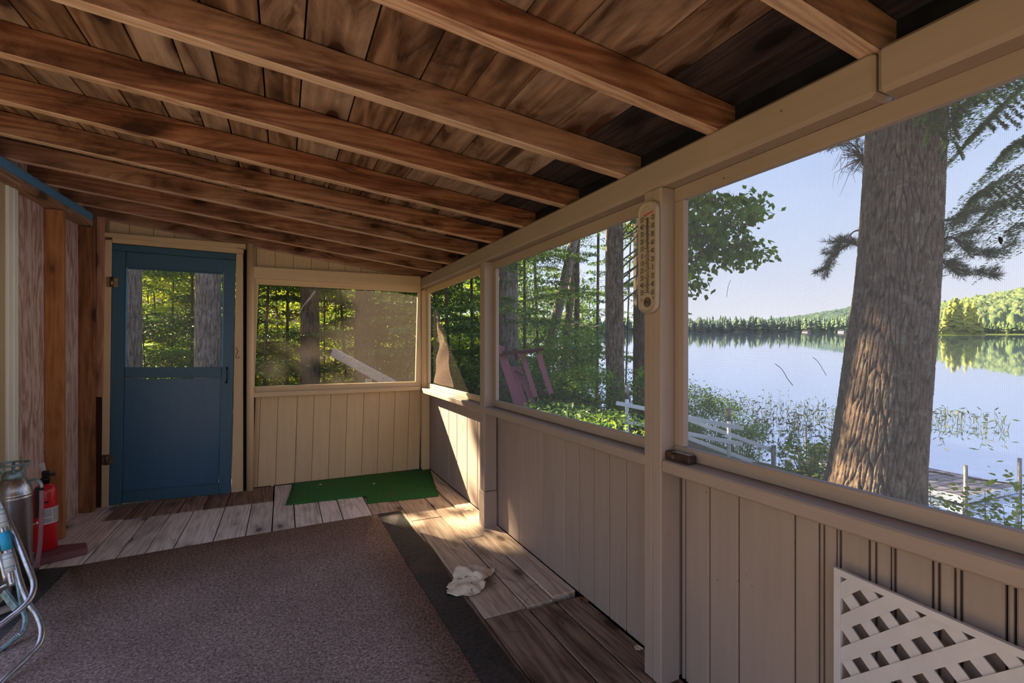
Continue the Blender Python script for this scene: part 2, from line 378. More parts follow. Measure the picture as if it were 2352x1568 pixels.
# ------------------------------------------------------------------ building helpers
def tag(o, label=None, cat=None, group=None, kind=None):
    if label: o['label'] = label
    if cat: o['category'] = cat
    if group: o['group'] = group
    if kind: o['kind'] = kind
    return o
def empty(name, loc=(0, 0, 0), **k):
    o = bpy.data.objects.new(name, None); COL.objects.link(o); o.location = loc; o.empty_display_size = .05
    return tag(o, **k)
def origin_of(p):
    v = Vector((0, 0, 0))
    while p is not None: v = v + Vector(p.location); p = p.parent
    return v
class MB:
    """collects shapes in world coordinates; build() links them as ONE mesh object"""
    def __init__(s): s.bm = bmesh.new()
    def box(s, x0, x1, y0, y1, z0, z1, bev=0.0, rot=None):
        return s.hexa([(x0, y0, z0), (x1, y0, z0), (x1, y1, z0), (x0, y1, z0), (x0, y0, z1), (x1, y0, z1), (x1, y1, z1), (x0, y1, z1)], bev)
    def hexa(s, c, bev=0.0):
        v = [s.bm.verts.new(Vector(p)) for p in c]
        fs = [s.bm.faces.new([v[i] for i in f]) for f in ((3, 2, 1, 0), (4, 5, 6, 7), (0, 1, 5, 4), (1, 2, 6, 5), (2, 3, 7, 6), (3, 0, 4, 7))]
        if bev:
            es = list({e_ for f in fs for e_ in f.edges})
            bmesh.ops.bevel(s.bm, geom=es, offset=bev, segments=1, affect='EDGES', clamp_overlap=True)
        return s
    def bar(s, a, b, w, h, up=(0, 0, 1), bev=0.0):
        a, b = Vector(a), Vector(b); d = (b - a).normalized(); r = d.cross(Vector(up)).normalized(); u = r.cross(d)
        q = [(-1, -1), (1, -1), (1, 1), (-1, 1)]
        return s.hexa([a + r * x * w / 2 + u * y * h / 2 for x, y in q] + [b + r * x * w / 2 + u * y * h / 2 for x, y in q], bev)
    def prism(s, pts, off):
        """closed outline pushed along a vector"""
        off = Vector(off); a = [s.bm.verts.new(Vector(p)) for p in pts]; b = [s.bm.verts.new(Vector(p) + off) for p in pts]
        s.bm.faces.new(a); s.bm.faces.new(list(reversed(b)))
        for i in range(len(a)): j = (i + 1) % len(a); s.bm.faces.new([a[j], a[i], b[i], b[j]])
        return s
    def tube(s, pts, r, seg=10, closed=False, caps=True):
        pts = [Vector(p) for p in pts]; n = len(pts); rs = r if isinstance(r, (list, tuple)) else [r] * n
        prev = None; rings = []
        for i in range(n):
            if closed: d = pts[(i + 1) % n] - pts[i - 1]
            else: d = pts[min(i + 1, n - 1)] - pts[max(i - 1, 0)]
            d = d.normalized() if d.length > 1e-9 else Vector((0, 0, 1))
            if prev is None: a = d.orthogonal().normalized()
            else:
                a = prev - d * prev.dot(d); a = a.normalized() if a.length > 1e-6 else d.orthogonal().normalized()
            prev = a; b = d.cross(a)
            rings.append([s.bm.verts.new(pts[i] + (a * math.cos(2 * math.pi * k / seg) + b * math.sin(2 * math.pi * k / seg)) * rs[i]) for k in range(seg)])
        for i in range(n if closed else n - 1):
            A, B = rings[i], rings[(i + 1) % n]
            for k in range(seg):
                f = s.bm.faces.new([A[k], A[(k + 1) % seg], B[(k + 1) % seg], B[k]]); f.smooth = True
        if caps and not closed:
            s.bm.faces.new(list(reversed(rings[0]))); s.bm.faces.new(rings[-1])
        return s
    def lathe(s, prof, c, seg=32, axis=None):
        c = Vector(c); rings = []
        M = Matrix.Identity(3) if axis is None else Vector(axis).to_track_quat('Z', 'Y').to_matrix()
        for r, z in prof:
            rings.append([s.bm.verts.new(c + M @ Vector((max(r, 1e-5) * math.cos(2 * math.pi * k / seg), max(r, 1e-5) * math.sin(2 * math.pi * k / seg), z))) for k in range(seg)])
        for A, B in zip(rings, rings[1:]):
            for k in range(seg):
                f = s.bm.faces.new([A[k], A[(k + 1) % seg], B[(k + 1) % seg], B[k]]); f.smooth = True
        s.bm.faces.new(list(reversed(rings[0]))); s.bm.faces.new(rings[-1])
        return s
    def build(s, name, mat, parent=None, smooth=False, **k):
        if smooth:
            for f in s.bm.faces: f.smooth = True
        me = bpy.data.meshes.new(name)
        o = bpy.data.objects.new(name, me); COL.objects.link(o)
        if parent is not None: o.parent = parent
        org = origin_of(parent)
        bmesh.ops.translate(s.bm, verts=s.bm.verts, vec=-org)
        bmesh.ops.recalc_face_normals(s.bm, faces=s.bm.faces)
        s.bm.to_mesh(me); s.bm.free()
        me.materials.append(MATS[mat])
        return tag(o, **k)
def np_mesh(name, V, F, mat, parent=None, attr=None, smooth=False, **k):
    """V (n,3) world, F (m,q) faces of q corners"""
    V = np.asarray(V, np.float32) - np.array(origin_of(parent), np.float32); F = np.asarray(F, np.int32)
    me = bpy.data.meshes.new(name); q = F.shape[1]
    me.vertices.add(len(V)); me.vertices.foreach_set('co', V.ravel())
    me.loops.add(F.size); me.loops.foreach_set('vertex_index', F.ravel())
    me.polygons.add(len(F)); me.polygons.foreach_set('loop_start', np.arange(0, F.size, q, dtype=np.int32)); me.polygons.foreach_set('loop_total', np.full(len(F), q, np.int32))
    if smooth: me.polygons.foreach_set('use_smooth', np.ones(len(F), bool))
    if attr:
        for an, vals in attr.items():
            a = me.attributes.new(an, 'FLOAT', 'POINT'); a.data.foreach_set('value', np.asarray(vals, np.float32).ravel())
    me.update(); me.validate()
    me.materials.append(MATS[mat])
    o = bpy.data.objects.new(name, me); COL.objects.link(o)
    if parent is not None: o.parent = parent
    return tag(o, **k)
def spline(pts, n=6):
    """smooth path through points"""
    pts = [Vector(p) for p in pts]; out = []
    for i in range(len(pts) - 1):
        p0, p1, p2, p3 = pts[max(i - 1, 0)], pts[i], pts[i + 1], pts[min(i + 2, len(pts) - 1)]
        for k in range(n):
            t = k / n
            out.append(.5 * ((2 * p1) + (p2 - p0) * t + (2 * p0 - 5 * p1 + 4 * p2 - p3) * t * t + (3 * p1 - p0 - 3 * p2 + p3) * t ** 3))
    out.append(pts[-1]); return out
# ================================================================== THE PORCH
YB = -1.2                                     # the porch runs on behind the camera to here
def ZR(x, y): return 1.872 + (.090 + .0068 * y) * (1.2 - x)     # underside of the rafters
RH = .098
def ST(name, **k): return empty(name, kind='structure', **k)

# ---------- floor
fl = ST('floor')
MB().box(-1.5, 1.33, YB, 4.66, -.075, -.034).build('subfloor', 'dark_gap', fl)
near = [-1.5, -1.335, -1.17, -1.005, -.861, -.73, -.592, -.39, -.216, -.067, .075, .247, .38, .579, .802, 1.015, 1.16, 1.298]
def plank(x0, x1, y0, y1, mat, z=0.0, g=.0034, end=.004, tilt=0.0):
    MB().hexa([(x0 + g, y0 + end, -.032), (x1 - g, y0 + end, -.032), (x1 - g, y1 - end, -.032), (x0 + g, y1 - end, -.032),
               (x0 + g, y0 + end, z), (x1 - g, y0 + end, z + tilt), (x1 - g, y1 - end, z + tilt), (x0 + g, y1 - end, z)], .0025).build('floor_board', mat, fl)
far_px = [(182, 1186), (276, 1158), (329, 1156), (374, 1153), (427, 1147), (480, 1141), (529, 1136), (582, 1117)]
for i, (a, b) in enumerate(zip(near, near[1:])):
    zz = random.uniform(-.002, .0015)
    if b <= -1.0: cuts = [YB, 4.61]
    elif b < -.03: cuts = [YB, random.uniform(.6, 2.2), 4.165]
    elif a < .5: cuts = [YB, random.uniform(.8, 2.6), 4.61]
    elif a < .7: cuts = [YB, 2.82 if a > .57 else 1.2, 4.61]
    elif a < .9: cuts = [YB, 1.955, 3.27, 4.61]
    elif a < 1.1: cuts = [YB, 1.955, 2.816, 4.61]
    else: cuts = [YB, 1.975, 4.61]
    for k, (c, d) in enumerate(zip(cuts, cuts[1:])):
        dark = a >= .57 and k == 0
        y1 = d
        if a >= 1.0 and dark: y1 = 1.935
        plank(a, b, c, y1, 'wood_floor_shade' if dark else 'wood_floor_tan' if a >= .57 else 'wood_floor', zz + (.006 if (a > 1.1 and k == 1) else 0), g=.0028 if i % 3 else .0045, tilt=random.uniform(-.0015, .0015))
fx = [P(px, py, Z=0).x for px, py in far_px]
fx[0] = -1.005; fx[-1] = -.07
for a, b in zip(fx, fx[1:]): plank(a, b, 4.171, 4.61, 'wood_floor_far', random.uniform(-.001, .002))

# ---------- ceiling: rafters and roof boards
ce = ST('ceiling')
for k in range(-5, 10):
    y0 = .614 + .4395 * k; y1 = y0 + .043
    if k == 9: y0, y1 = 4.572, 4.615
    xa, xb = -1.40, 1.31
    j = random.uniform(-.002, .002)
    m = MB()
    m.hexa([(xa, y0, ZR(xa, y0)), (xb, y0, ZR(xb, y0)), (xb, y1, ZR(xb, y1)), (xa, y1, ZR(xa, y1)),
            (xa, y0, ZR(xa, y0) + RH), (xb, y0, ZR(xb, y0) + RH), (xb, y1, ZR(xb, y1) + RH), (xa, y1, ZR(xa, y1) + RH)], .003)
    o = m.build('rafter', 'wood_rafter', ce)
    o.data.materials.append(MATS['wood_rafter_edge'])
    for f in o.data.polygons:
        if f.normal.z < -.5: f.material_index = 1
sx_ = [-1.48, -1.31, -1.15, -.985, -.82, -.69, -.55, -.42, -.30, -.2, -.058, .056, .227, .395, .55, .689, .888, 1.033, 1.179, 1.34, 1.50, 1.62]
for a, b in zip(sx_, sx_[1:]):
    cuts = [YB - .1, .39 + .4395 * random.choice([1, 2, 3, 4, 5]) + .25, 5.0]
    if random.random() < .4: cuts = [YB - .1, 5.0]
    for c, d in zip(cuts, cuts[1:]):
        g = .0026; q = RH + .001 + random.uniform(0, .0035); th = .0165
        pts = [(a + g, c + g), (b - g, c + g), (b - g, d - g), (a + g, d - g)]
        MB().hexa([(x, y, ZR(x, y) + q) for x, y in pts] + [(x, y, ZR(x, y) + q + th) for x, y in pts], .0012).build('roof_board', 'wood_roof' if b < 1.04 else 'wood_roof_shade_stain', ce)
pts = [(-1.55, YB - .15), (1.66, YB - .15), (1.66, 5.05), (-1.55, 5.05)]
m = MB()
for a, b in zip(sx_, sx_[1:]):
    pts = [(a, YB - .15), (b, YB - .15), (b, 5.05), (a, 5.05)]
    m.hexa([(x, y, ZR(x, y) + RH + .0225) for x, y in pts] + [(x, y, ZR(x, y) + RH + .035) for x, y in pts])
m.build('roofing_felt', 'roofing', ce)
ys = [.614 + .4395 * k for k in range(-5, 10)]
for a, b in zip(ys, ys[1:]):
    zt = ZR(1.3, a) + RH
    MB().box(1.285, 1.305, a + .045, b - .002, 1.874 + (.012 if abs(a - 1.05) < .1 else 0), zt - .002).build('eave_block', 'tar_paper', ce)

# ---------- right wall: boards, posts, sills, top beam
wr_ = ST('wall_right')
XW = 1.30
def wall_boards(ylist, parent, mat='paint_right_z'):
    for b_, a_ in zip(ylist, ylist[1:]):
        MB().box(XW, XW + .017, a_ + .0022, b_ - .0022, .004, .765, .0040).build('board', mat if random.random() > .25 or mat != 'paint_right_z' else 'paint_right_knotty', parent)
bay2 = [4.61] + [yx(p, XW) for p in (1023.5, 1046, 1073)] + [2.925]
bay2 = sorted(set([4.61, 4.44, 4.23, 4.06, 3.90, 3.75, 3.60, 3.46, 3.33, 3.19, 3.06, 2.925]), reverse=True)
bay2 = [4.61, 4.23, 3.98, 3.76, 3.52, 3.30, 3.10, 2.925]
wall_boards(bay2, wr_, 'paint_right_knotty')
bay3 = [2.92] + [yx(p, XW) for p in (1191.7, 1246, 1271, 1298.5, 1329, 1363, 1399, 1438)] + [1.30]
wall_boards(bay3[:3], wr_, 'paint_right_knotty'); wall_boards(bay3[2:], wr_)
bay4 = [1.295] + [yx(p, XW) for p in (1573, 1628.6, 1695.6, 1824.3, 1880, 1891, 1921, 1929, 1995, 2010, 2046, 2054, 2141, 2155, 2192, 2206, 2310, 2330)]
last = bay4[-1]
while last > YB + .12: last -= random.choice([.11, .05, .09]); bay4.append(last)
wall_boards(bay4, wr_)
MB().box(XW + .019, XW + .032, YB, 4.66, -.45, .80).build('sheathing', 'dark_gap', wr_)
for (a, b) in ((1.288, 1.3325), (1.3335, 1.376), (2.919, 2.9605), (2.9615, 3.003), (-.34, -.2955), (-.2945, -.25), (YB, YB + .09)):
    MB().box(1.2, 1.289, a, b, .245 if 2.9 < a < 3.1 else .002, 1.7675, .004).build('post', 'paint_right_z', wr_)
MB().box(1.196, 1.289, 2.915, 3.008, .002, .243, .003).build('post_block', 'paint_right_z', wr_)
for (a, b) in ((3.004, 4.529), (1.377, 2.918), (-.249, 1.287), (YB + .091, -.341)):
    MB().hexa([(1.2, a, .761), (1.299, a, .761), (1.299, b, .761), (1.2, b, .761), (1.2, a, .804), (1.299, a, .807), (1.299, b, .807), (1.2, b, .804)], .005).build('sill', 'paint_right_y', wr_)
MB().box(1.2, 1.289, .6175, 4.615, 1.768, 1.872, .011).build('beam', 'paint_right_y', wr_)
MB().box(1.197, 1.289, YB, .611, 1.766, 1.871, .011).build('beam', 'paint_right_y', wr_)
MB().box(1.215, 1.30, 4.531, 4.615, .002, 1.7675, .018).build('corner_post', 'paint_far_z', wr_)

# ---------- right windows
def right_window(nm, a, b, mat, paintm='paint_right_y', pz='paint_right_z'):
    w = ST(nm)
    X0, X1 = 1.26, 1.284
    MB().box(X0, X1, a, b, .8085, .850, .002).build('frame_rail', paintm, w)
    MB().box(X0, X1, a, b, 1.717, 1.7665, .002).build('frame_rail', paintm, w)
    MB().box(X0, X1, a, a + .045, .8505, 1.7165, .002).build('frame_stile', pz, w)
    MB().box(X0, X1, b - .045, b, .8505, 1.7165, .002).build('frame_stile', pz, w)
    MB().box(1.285, 1.2856, a + .02, b - .02, .825, 1.74).build('screen', mat, w)
    return w
w2 = right_window('window_2', 3.004, 4.529, 'screen_dusty', 'paint_far_x', 'paint_far_z')
right_window('window_3', 1.377, 2.918, 'screen_plain')
right_window('window_4', -.249, 1.287, 'screen_clear')
right_window('window_5', YB + .091, -.341, 'screen_clear')
# the torn corner of the screen in window 2, hanging inwards
fp = [(1001, 712), (1004, 745), (1008, 790), (1001, 830), (996, 878)]
fq = [(1003, 710), (1014, 742), (1027, 778), (1030, 830), (1040, 890)]
V, F = [], []
for i in range(25):
    t = i / 24 * 4; k = min(int(t), 3); f_ = t - k
    a_ = Vector(fp[k]).lerp(Vector(fp[k + 1]), f_); b_ = Vector(fq[k]).lerp(Vector(fq[k + 1]), f_)
    for j in range(9):
        s_ = j / 8; q = a_.lerp(b_, s_)
        p_ = P(q.x, q.y, X=1.275); p_.x -= .02 * math.sin(s_ * 3.1) + .006 * math.sin(t * 5 + s_ * 4) - .004
        V.append(p_)
for i in range(24):
    for j in range(8): F.append((i * 9 + j, i * 9 + j + 1, i * 9 + j + 10, i * 9 + j + 9))
np_mesh('torn_flap', V, F, 'screen_flap', w2, smooth=True)

# ---------- far wall
wf = ST('wall_far')
def fquad(name, px, Y0, Y1, mat, parent, bev=.002, clip=None):
    a = [P(x, y, Y=Y0) for x, y in px]
    if clip is not None: a = [Vector((p.x, p.y, max(p.z, clip))) for p in a]
    m = MB(); m.hexa([(p.x, Y0, p.z) for p in a] + [(p.x, Y1, p.z) for p in a], bev)
    return m.build(name, mat, parent)
low = [583, 595, 636, 680, 718.6, 757, 795, 833, 869, 905, 938, 966]
for i, (a, b) in enumerate(zip(low, low[1:])):
    xa, xb = xy(a, 4.62), xy(b, 4.62); dx = .012                      # the whole wall leans a little
    g = .0012; ga = .004 if a == 680 else g; gb = g
    MB().hexa([(xa + ga - dx, 4.62, .004), (xb - gb - dx, 4.62, .004), (xb - gb - dx, 4.637, .004), (xa + ga - dx, 4.637, .004),
               (xa + g + dx, 4.62, .80), (xb - g + dx, 4.62, .80), (xb - g + dx, 4.637, .80), (xa + g + dx, 4.637, .80)], .0015).build('board', 'paint_far_z', wf)
def top_board(pa, pb, z0, Y=4.62):
    xa, xb = xy(pa, Y) + .0015, xy(pb, Y) - .0015
    MB().hexa([(xa, Y, z0), (xb, Y, z0), (xb, Y + .017, z0), (xa, Y + .017, z0),
               (xa, Y, ZR(xa, Y) + RH), (xb, Y, ZR(xb, Y) + RH), (xb, Y + .017, ZR(xb, Y) + RH), (xa, Y + .017, ZR(xa, Y) + RH)], .001).build('board', 'paint_far_z', wf)
up = [583, 588.5, 632, 674, 715, 755, 792.5, 829, 866.5, 905, 968]
for a, b in zip(up, up[1:]): top_board(a, b, 1.80)
up2 = [205, 250, 297, 353, 400, 450, 500, 545, 583]
for a, b in zip(up2, up2[1:]): top_board(a, b, 1.93)
xg = xy(680, 4.64) - .006
xl = xy(563, 4.66)
for nm, a, b, z0, z1 in (('sheathing', -1.5, -1.205, -.45, 2.3), ('sheathing', -1.2049, -.33, 2.0, 2.3), ('sheathing', -.33, -.235, -.45, 2.3), ('sheathing', -.2349, xg - .002, -.45, .845),
                         ('sheathing', xg + .002, 1.332, -.45, .845), ('sheathing', -.2349, 1.332, 1.76, 2.2), ('sheathing', 1.215, 1.332, .8451, 1.7599)):
    MB().hexa([(a, 4.639, z0), (b, 4.639, z0), (b, 4.652, z0), (a, 4.652, z0), (a, 4.639, min(z1, ZR(a, 4.6) + RH)), (b, 4.639, min(z1, ZR(b, 4.6) + RH)), (b, 4.652, min(z1, ZR(b, 4.6) + RH)), (a, 4.652, min(z1, ZR(a, 4.6) + RH))]).build(nm, 'siding_back', wf)
fquad('header', [(582, 659), (966.5, 659.6 + 1), (966.5, 634.6), (582, 611.4)][0:0] or [(582, 638.0), (966.5, 659.4), (966.5, 634.4), (582, 611.4)], 4.535, 4.619, 'paint_far_x', wf, .003)
fquad('sill', [(570.5, 913.7), (966, 895.9), (966.5, 887.4), (570.5, 901.5)], 4.532, 4.619, 'paint_far_x', wf, .004)

# far window
w1 = ST('window_1')
Yf = 4.575
fquad('frame_rail', [(581, 651.7), (967, 671.8), (967, 660.4), (581, 639)], Yf, Yf + .03, 'paint_far_x', w1)
fquad('frame_rail', [(573.5, 901), (966, 887), (966, 875.9), (574.2, 887.6)], Yf, Yf + .03, 'paint_far_x', w1)
fquad('frame_stile', [(574.3, 887.3), (584.6, 887), (593.6, 652.4), (582, 652)], Yf, Yf + .028, 'paint_far_z', w1)
fquad('frame_stile', [(954.7, 875.7), (966, 875.5), (967, 672.3), (959.6, 671.9)], Yf, Yf + .028, 'paint_far_z', w1)
fquad('screen', [(577, 895), (962, 881), (963, 664), (588, 644)], Yf + .031, Yf + .0316, 'screen_dusty', w1, 0)

# door frame pieces on the far wall
tr = ST('trim_1')
fquad('header_board', [(238, 543), (565, 572), (565.5, 559.7), (237, 532.5)], 4.535, 4.60, 'paint_far_x', tr, .004)
fquad('header_board', [(257.5, 557), (559, 583), (560, 571.6), (257, 545)], 4.545, 4.60, 'paint_far_x', tr, .003)
fquad('jamb', [(232, 1166), (249, 1163), (257, 550.5), (237, 550)], 4.55, 4.60, 'paint_far_z', tr, .003)
fquad('jamb', [(531.5, 1132), (558.5, 1129), (558.5, 583.5), (542.5, 582)], 4.55, 4.60, 'paint_far_z', tr, .003)
fquad('dark_gap', [(554, 1129), (572, 1128), (572, 572.5), (559.5, 572.5)], 4.595, 4.612, 'dark_gap', tr, 0)
m = MB(); a, b = P(574.5, 1127, Y=4.545), P(575.5, 561, Y=4.545); a.z = .003
m.tube([a, a.lerp(b, .5), b], .028, 20); m.build('round_post', 'paint_far_z', tr)
fquad('furring_strip', [(217, 912), (234.5, 912), (240.5, 497), (222, 497)], 4.53, 4.60, 'wood_strip', tr, .003)
fquad('furring_strip', [(212.5, 1168), (231, 1166), (234.5, 913), (218, 913)], 4.56, 4.60, 'maroon_dark', tr, .002)
# latch on the jamb
m = MB(); q = [P(x, y, Y=4.54) for x, y in ((544, 797), (541.5, 800), (546, 805), (544, 813), (541, 820), (548, 822), (548.5, 818))]
m.tube(spline(q, 3), .0022, 8); m.build('latch', 'rust_metal', tr)
m = MB(); q = [P(x, y, Y=4.53) for x, y in ((543, 569), (552, 570), (560, 573), (564, 574))]; m.tube(q, .002, 6); m.tube([q[-1], q[-1] + Vector((0, -.012, 0))], .005, 8); m.build('hook', 'rust_metal', tr)

# ---------- the blue screen door
dr = ST('door_1')
Yd = 4.553
def dq(name, px, mat='paint_blue_door', d=0.0, th=.033, bev=.002): return fquad(name, px, Yd + d, Yd + th, mat, dr, bev)
dq('rail', [(258.2, 574.5), (541, 597), (541.5, 582.5), (258, 559.5)], 'paint_blue_door_x')
dq('stile', [(249.5, 1161), (279, 1158), (289, 577.5), (258, 575)])
dq('stile', [(502, 1136), (530.2, 1133), (541, 597.5), (513.5, 595.5)])
dq('rail', [(289.4, 613.6), (514, 626.8), (513.6, 595.6), (289.8, 577.8)], 'paint_blue_door_x')
dq('rail', [(286, 869), (509.8, 867), (511, 843), (286.6, 843)], 'paint_blue_door_x')
dq('rail', [(279.4, 1156), (501.8, 1134.5), (502, 1110), (280.5, 1129)], 'paint_blue_door_x')
dq('panel', [(281, 1129), (502, 1110), (509.5, 868), (285.8, 870.5)], 'paint_blue_panel', .012, .024)
dq('screen', [(284, 848), (513, 848), (517, 620), (287, 608)], 'screen_clear', .0335, .034, 0)
for q in ([(286.8, 843), (289.5, 843), (292.5, 614), (289.5, 613.6)], [(509, 843), (511.5, 843), (514.5, 627), (512, 626.6)]): dq('screen_bead', q, 'paint_blue_strip', -.006, .004, .001)
dq('screen_bead', [(289.5, 617), (514, 630), (514, 626.8), (289.5, 613.6)], 'paint_blue_door', -.005, .004, .001)
m = MB(); q = [P(x, y, Y=Yd - k) for x, y, k in ((521.5, 844, 0), (521, 847, .02), (521.5, 853, .028), (521.5, 868, .028), (520, 876, .02), (520, 879, 0))]
m.tube(spline(q, 4), .0045, 8); 
for x, y in ((521.5, 845), (520, 878)):
    c = P(x, y, Y=Yd); m.tube([c, c + Vector((0, -.004, 0))], .010, 12)
m.build('pull_handle', 'black_iron', dr)
for (x, y) in ((258, 648), (246.5, 1055)):
    m = MB(); c = P(x, y, Y=Yd); m.box(c.x - .035, c.x + .035, Yd - .006, Yd - .0005, c.z - .038, c.z + .038, .004)
    m.tube([(c.x, Yd - .016, c.z - .036), (c.x, Yd - .016, c.z + .036)], .012, 12); m.build('hinge', 'brass' if y < 700 else 'rust_metal', dr)
c = P(268, 878, Y=Yd); MB().tube([c, c + Vector((0, -.004, 0))], .007, 10).build('screw_plug', 'rust_metal', dr)

# ---------- left wall
wl_ = ST('wall_left')
MB().box(-1.35, -1.33, 3.48, 4.64, .003, 2.26, .001).build('plywood_sheet', 'plywood', wl_)
MB().box(-1.33, -1.24, 3.907, 3.950, .002, 2.058, .003).build('stud', 'wood_stud', wl_)
MB().box(-1.33, -1.24, 4.45, 4.492, .002, 2.075, .003).build('stud', 'wood_stud_dark', wl_)
MB().box(-1.31, -1.288, 3.372, 3.424, .002, 2.044, .003).build('casing', 'paint_white', wl_)
MB().box(-1.31, -1.285, 3.4245, 3.471, .002, 2.045, .003).build('casing', 'paint_white', wl_)
MB().box(-1.36, -1.30, 2.72, 3.3715, .002, 2.045).build('house_wall', 'paint_beige_wall', wl_)
zp = lambda y: 2.047 + .0255 * (y - 3.32)
def lplate(nm, x0, x1, y0, y1, h0, h1, mat, bev=.003):
    pts = [(x0, y0), (x1, y0), (x1, y1), (x0, y1)]
    MB().hexa([(x, y, zp(y) + h0) for x, y in pts] + [(x, y, zp(y) + h1) for x, y in pts], bev).build(nm, mat, wl_)
lplate('top_plate', -1.33, -1.24, 3.40, 4.42, 0, .037, 'wood_plate')
lplate('top_plate', -1.33, -1.242, YB, 3.397, .002, .038, 'wood_plate')
lplate('blue_strip', -1.30, -1.244, YB, 4.44, .040, .092, 'paint_blue_strip', .002)
MB().hexa([(-1.36, YB, zp(YB) + .04), (-1.335, YB, zp(YB) + .04), (-1.335, 4.64, 2.1), (-1.36, 4.64, 2.1),
           (-1.36, YB, ZR(-1.36, YB) + RH), (-1.335, YB, ZR(-1.33, YB) + RH), (-1.335, 4.64, ZR(-1.33, 4.64) + RH), (-1.36, 4.64, ZR(-1.36, 4.64) + RH)]).build('upper_wall', 'paint_beige_wall', wl_)

# ================================================================== THINGS IN THE PORCH
def ring_sheet(name, outline, z, th, mat, parent=None, rings=10, zf=None, center=None, **k):
    """thin flat or crumpled sheet with a free outline (world x,y)"""
    o = [Vector((x, y, 0)) for x, y in outline]; n = len(o)
    c = center or sum(o, Vector()) / n; c = Vector((c[0], c[1], 0))
    V, F = [], []
    for r in range(rings + 1):
        s = max(r / rings, .001)
        for p in o:
            q = c.lerp(p, s); V.append((q.x, q.y, z + th + (zf(q.x, q.y, s) if zf else 0)))
    for r in range(rings):
        for i in range(n): j = (i + 1) % n; F.append((r * n + i, r * n + j, (r + 1) * n + j, (r + 1) * n + i))
    base = len(V)
    for p in o:
        V.append((p.x, p.y, z + (max(0, zf(p.x, p.y, 1.0) - .002) if zf else 0)))
    for i in range(n): j = (i + 1) % n; F.append((rings * n + i, rings * n + j, base + j, base + i))
    return np_mesh(name, V, F, mat, parent, smooth=False, **k)
def dense(pts, step=.03, jit=0.0):
    out = []
    for i in range(len(pts)):
        a, b = Vector(pts[i]), Vector(pts[(i + 1) % len(pts)]); n = max(1, int((b - a).length / step))
        for k in range(n):
            p = a.lerp(b, k / n); out.append((p.x + random.uniform(-jit, jit) * (k > 0), p.y + random.uniform(-jit, jit) * (k > 0)))
    return out

mat_o = [(-1.20, -1.5), (.80, -1.5), (.79, 1.4), (.775, 2.2), (.80, 2.75), (.775, 3.1), (.77, 3.505), (.6, 3.50), (-1.0, 3.39), (-1.19, 3.42)]
ring_sheet('floor_mat', dense(mat_o, .05, .004), .0008, .0030, 'underlay', rings=3, label='thin dark grey felt mat lying flat on the floor boards under the brown carpet', cat='mat')
rug_o = [(-1.03, -1.45), (.64, -1.45), (.632, 1.6), (.61, 2.6), (.603, 3.475), (.2, 3.455), (-.4, 3.42), (-1.035, 3.365), (-1.03, 2.2)]
ring_sheet('carpet', dense(rug_o, .05, .002), .0040, .0085, 'carpet', rings=4, label='large flecked brown carpet covering the middle of the porch floor', cat='carpet')
tf = [P(x, y, Z=0) for x, y in ((657, 1160.6), (845, 1157), (845, 1157), (1008, 1140), (984, 1076), (900, 1084), (820, 1094), (760, 1103), (730, 1101), (674, 1108))]
tf = [P(657, 1160.6, Z=0), P(840, 1140, Z=0), P(845, 1157, Z=0), P(1008, 1140, Z=0), P(986, 1077, Z=0), P(900, 1082, Z=0), P(820, 1092, Z=0), P(735, 1100, Z=0), P(674, 1107, Z=0)]
ring_sheet('artificial_turf', dense([(p.x, min(p.y, 4.6)) for p in tf], .03, .0025), .002, .006, 'turf', rings=10, zf=lambda x, y, s: .004 * (mnoise.noise(Vector((x * 5, y * 5, 0))) + .5),
           center=(P(860, 1115, Z=0).x, P(860, 1115, Z=0).y), label='green artificial turf remnant with a stepped edge lying in the far corner', cat='turf')

# peeled sheet on the floor boards
zo = [(75, 960), (160, 850), (330, 830), (300, 760), (350, 690), (310, 640), (380, 540), (430, 440), (640, 370), (960, 280), (1020, 240), (1200, 240), (1290, 300), (1400, 300), (1550, 270), (1520, 350), (1660, 310), (1790, 265), (1830, 310), (1820, 400), (1700, 540), (1620, 590), (1590, 680), (1520, 760),
      (1430, 850), (1400, 920), (1500, 920), (1440, 1030), (1330, 1090), (1290, 1180), (1180, 1190), (1080, 1240), (950, 1230), (940, 1260), (1040, 1300), (920, 1340), (800, 1340), (740, 1280), (720, 1230), (560, 1280), (330, 1265), (100, 1240), (130, 1180), (90, 1120), (190, 1040)]
zo = [P(1020 + a / 15.68, 1280 + b / 15.68, Z=.02) for a, b in zo]
def crumple(x, y, s):
    v = Vector((x * 11, y * 11, .3)); h = .016 * abs(mnoise.noise(v) * 2) + .006 * mnoise.noise(v * 3)
    d = abs((x - .87) * .85 + (y - 2.33) * .5); h += .032 * max(0, 1 - d / .055)
    return max(.001, h + .004) * (1 if s < .9 else .8)
ring_sheet('peeled_sheet', dense([(p.x, p.y) for p in zo], .012, .0015), .003, .0015, 'scrap', rings=22, zf=crumple, label='crumpled cream sheet of peeled paint with ragged edges on the floor boards', cat='paper')
def flake(px, py, s, label, seed, mat='scrap', z=.002, X=None):
    c = P(px, py, Z=z); rr = random.Random(seed); n = 16
    o = [(c.x + s * math.cos(2 * math.pi * i / n) * rr.uniform(.5, 1.1), c.y + s * 1.2 * math.sin(2 * math.pi * i / n) * rr.uniform(.5, 1.1)) for i in range(n)]
    ring_sheet('paint_flake', o, z, .001, mat, rings=5, zf=lambda x, y, q: .006 * max(0, mnoise.noise(Vector((x * 20, y * 20, seed)))) + .004 * q, label=label, cat='flake', group='peeled flakes on the floor')
flake(1037, 1137, .05, 'flat cream flake beside the corner of the green turf', 1)
flake(1080, 1171, .04, 'jagged white flake against the right wall before the corner post', 2)
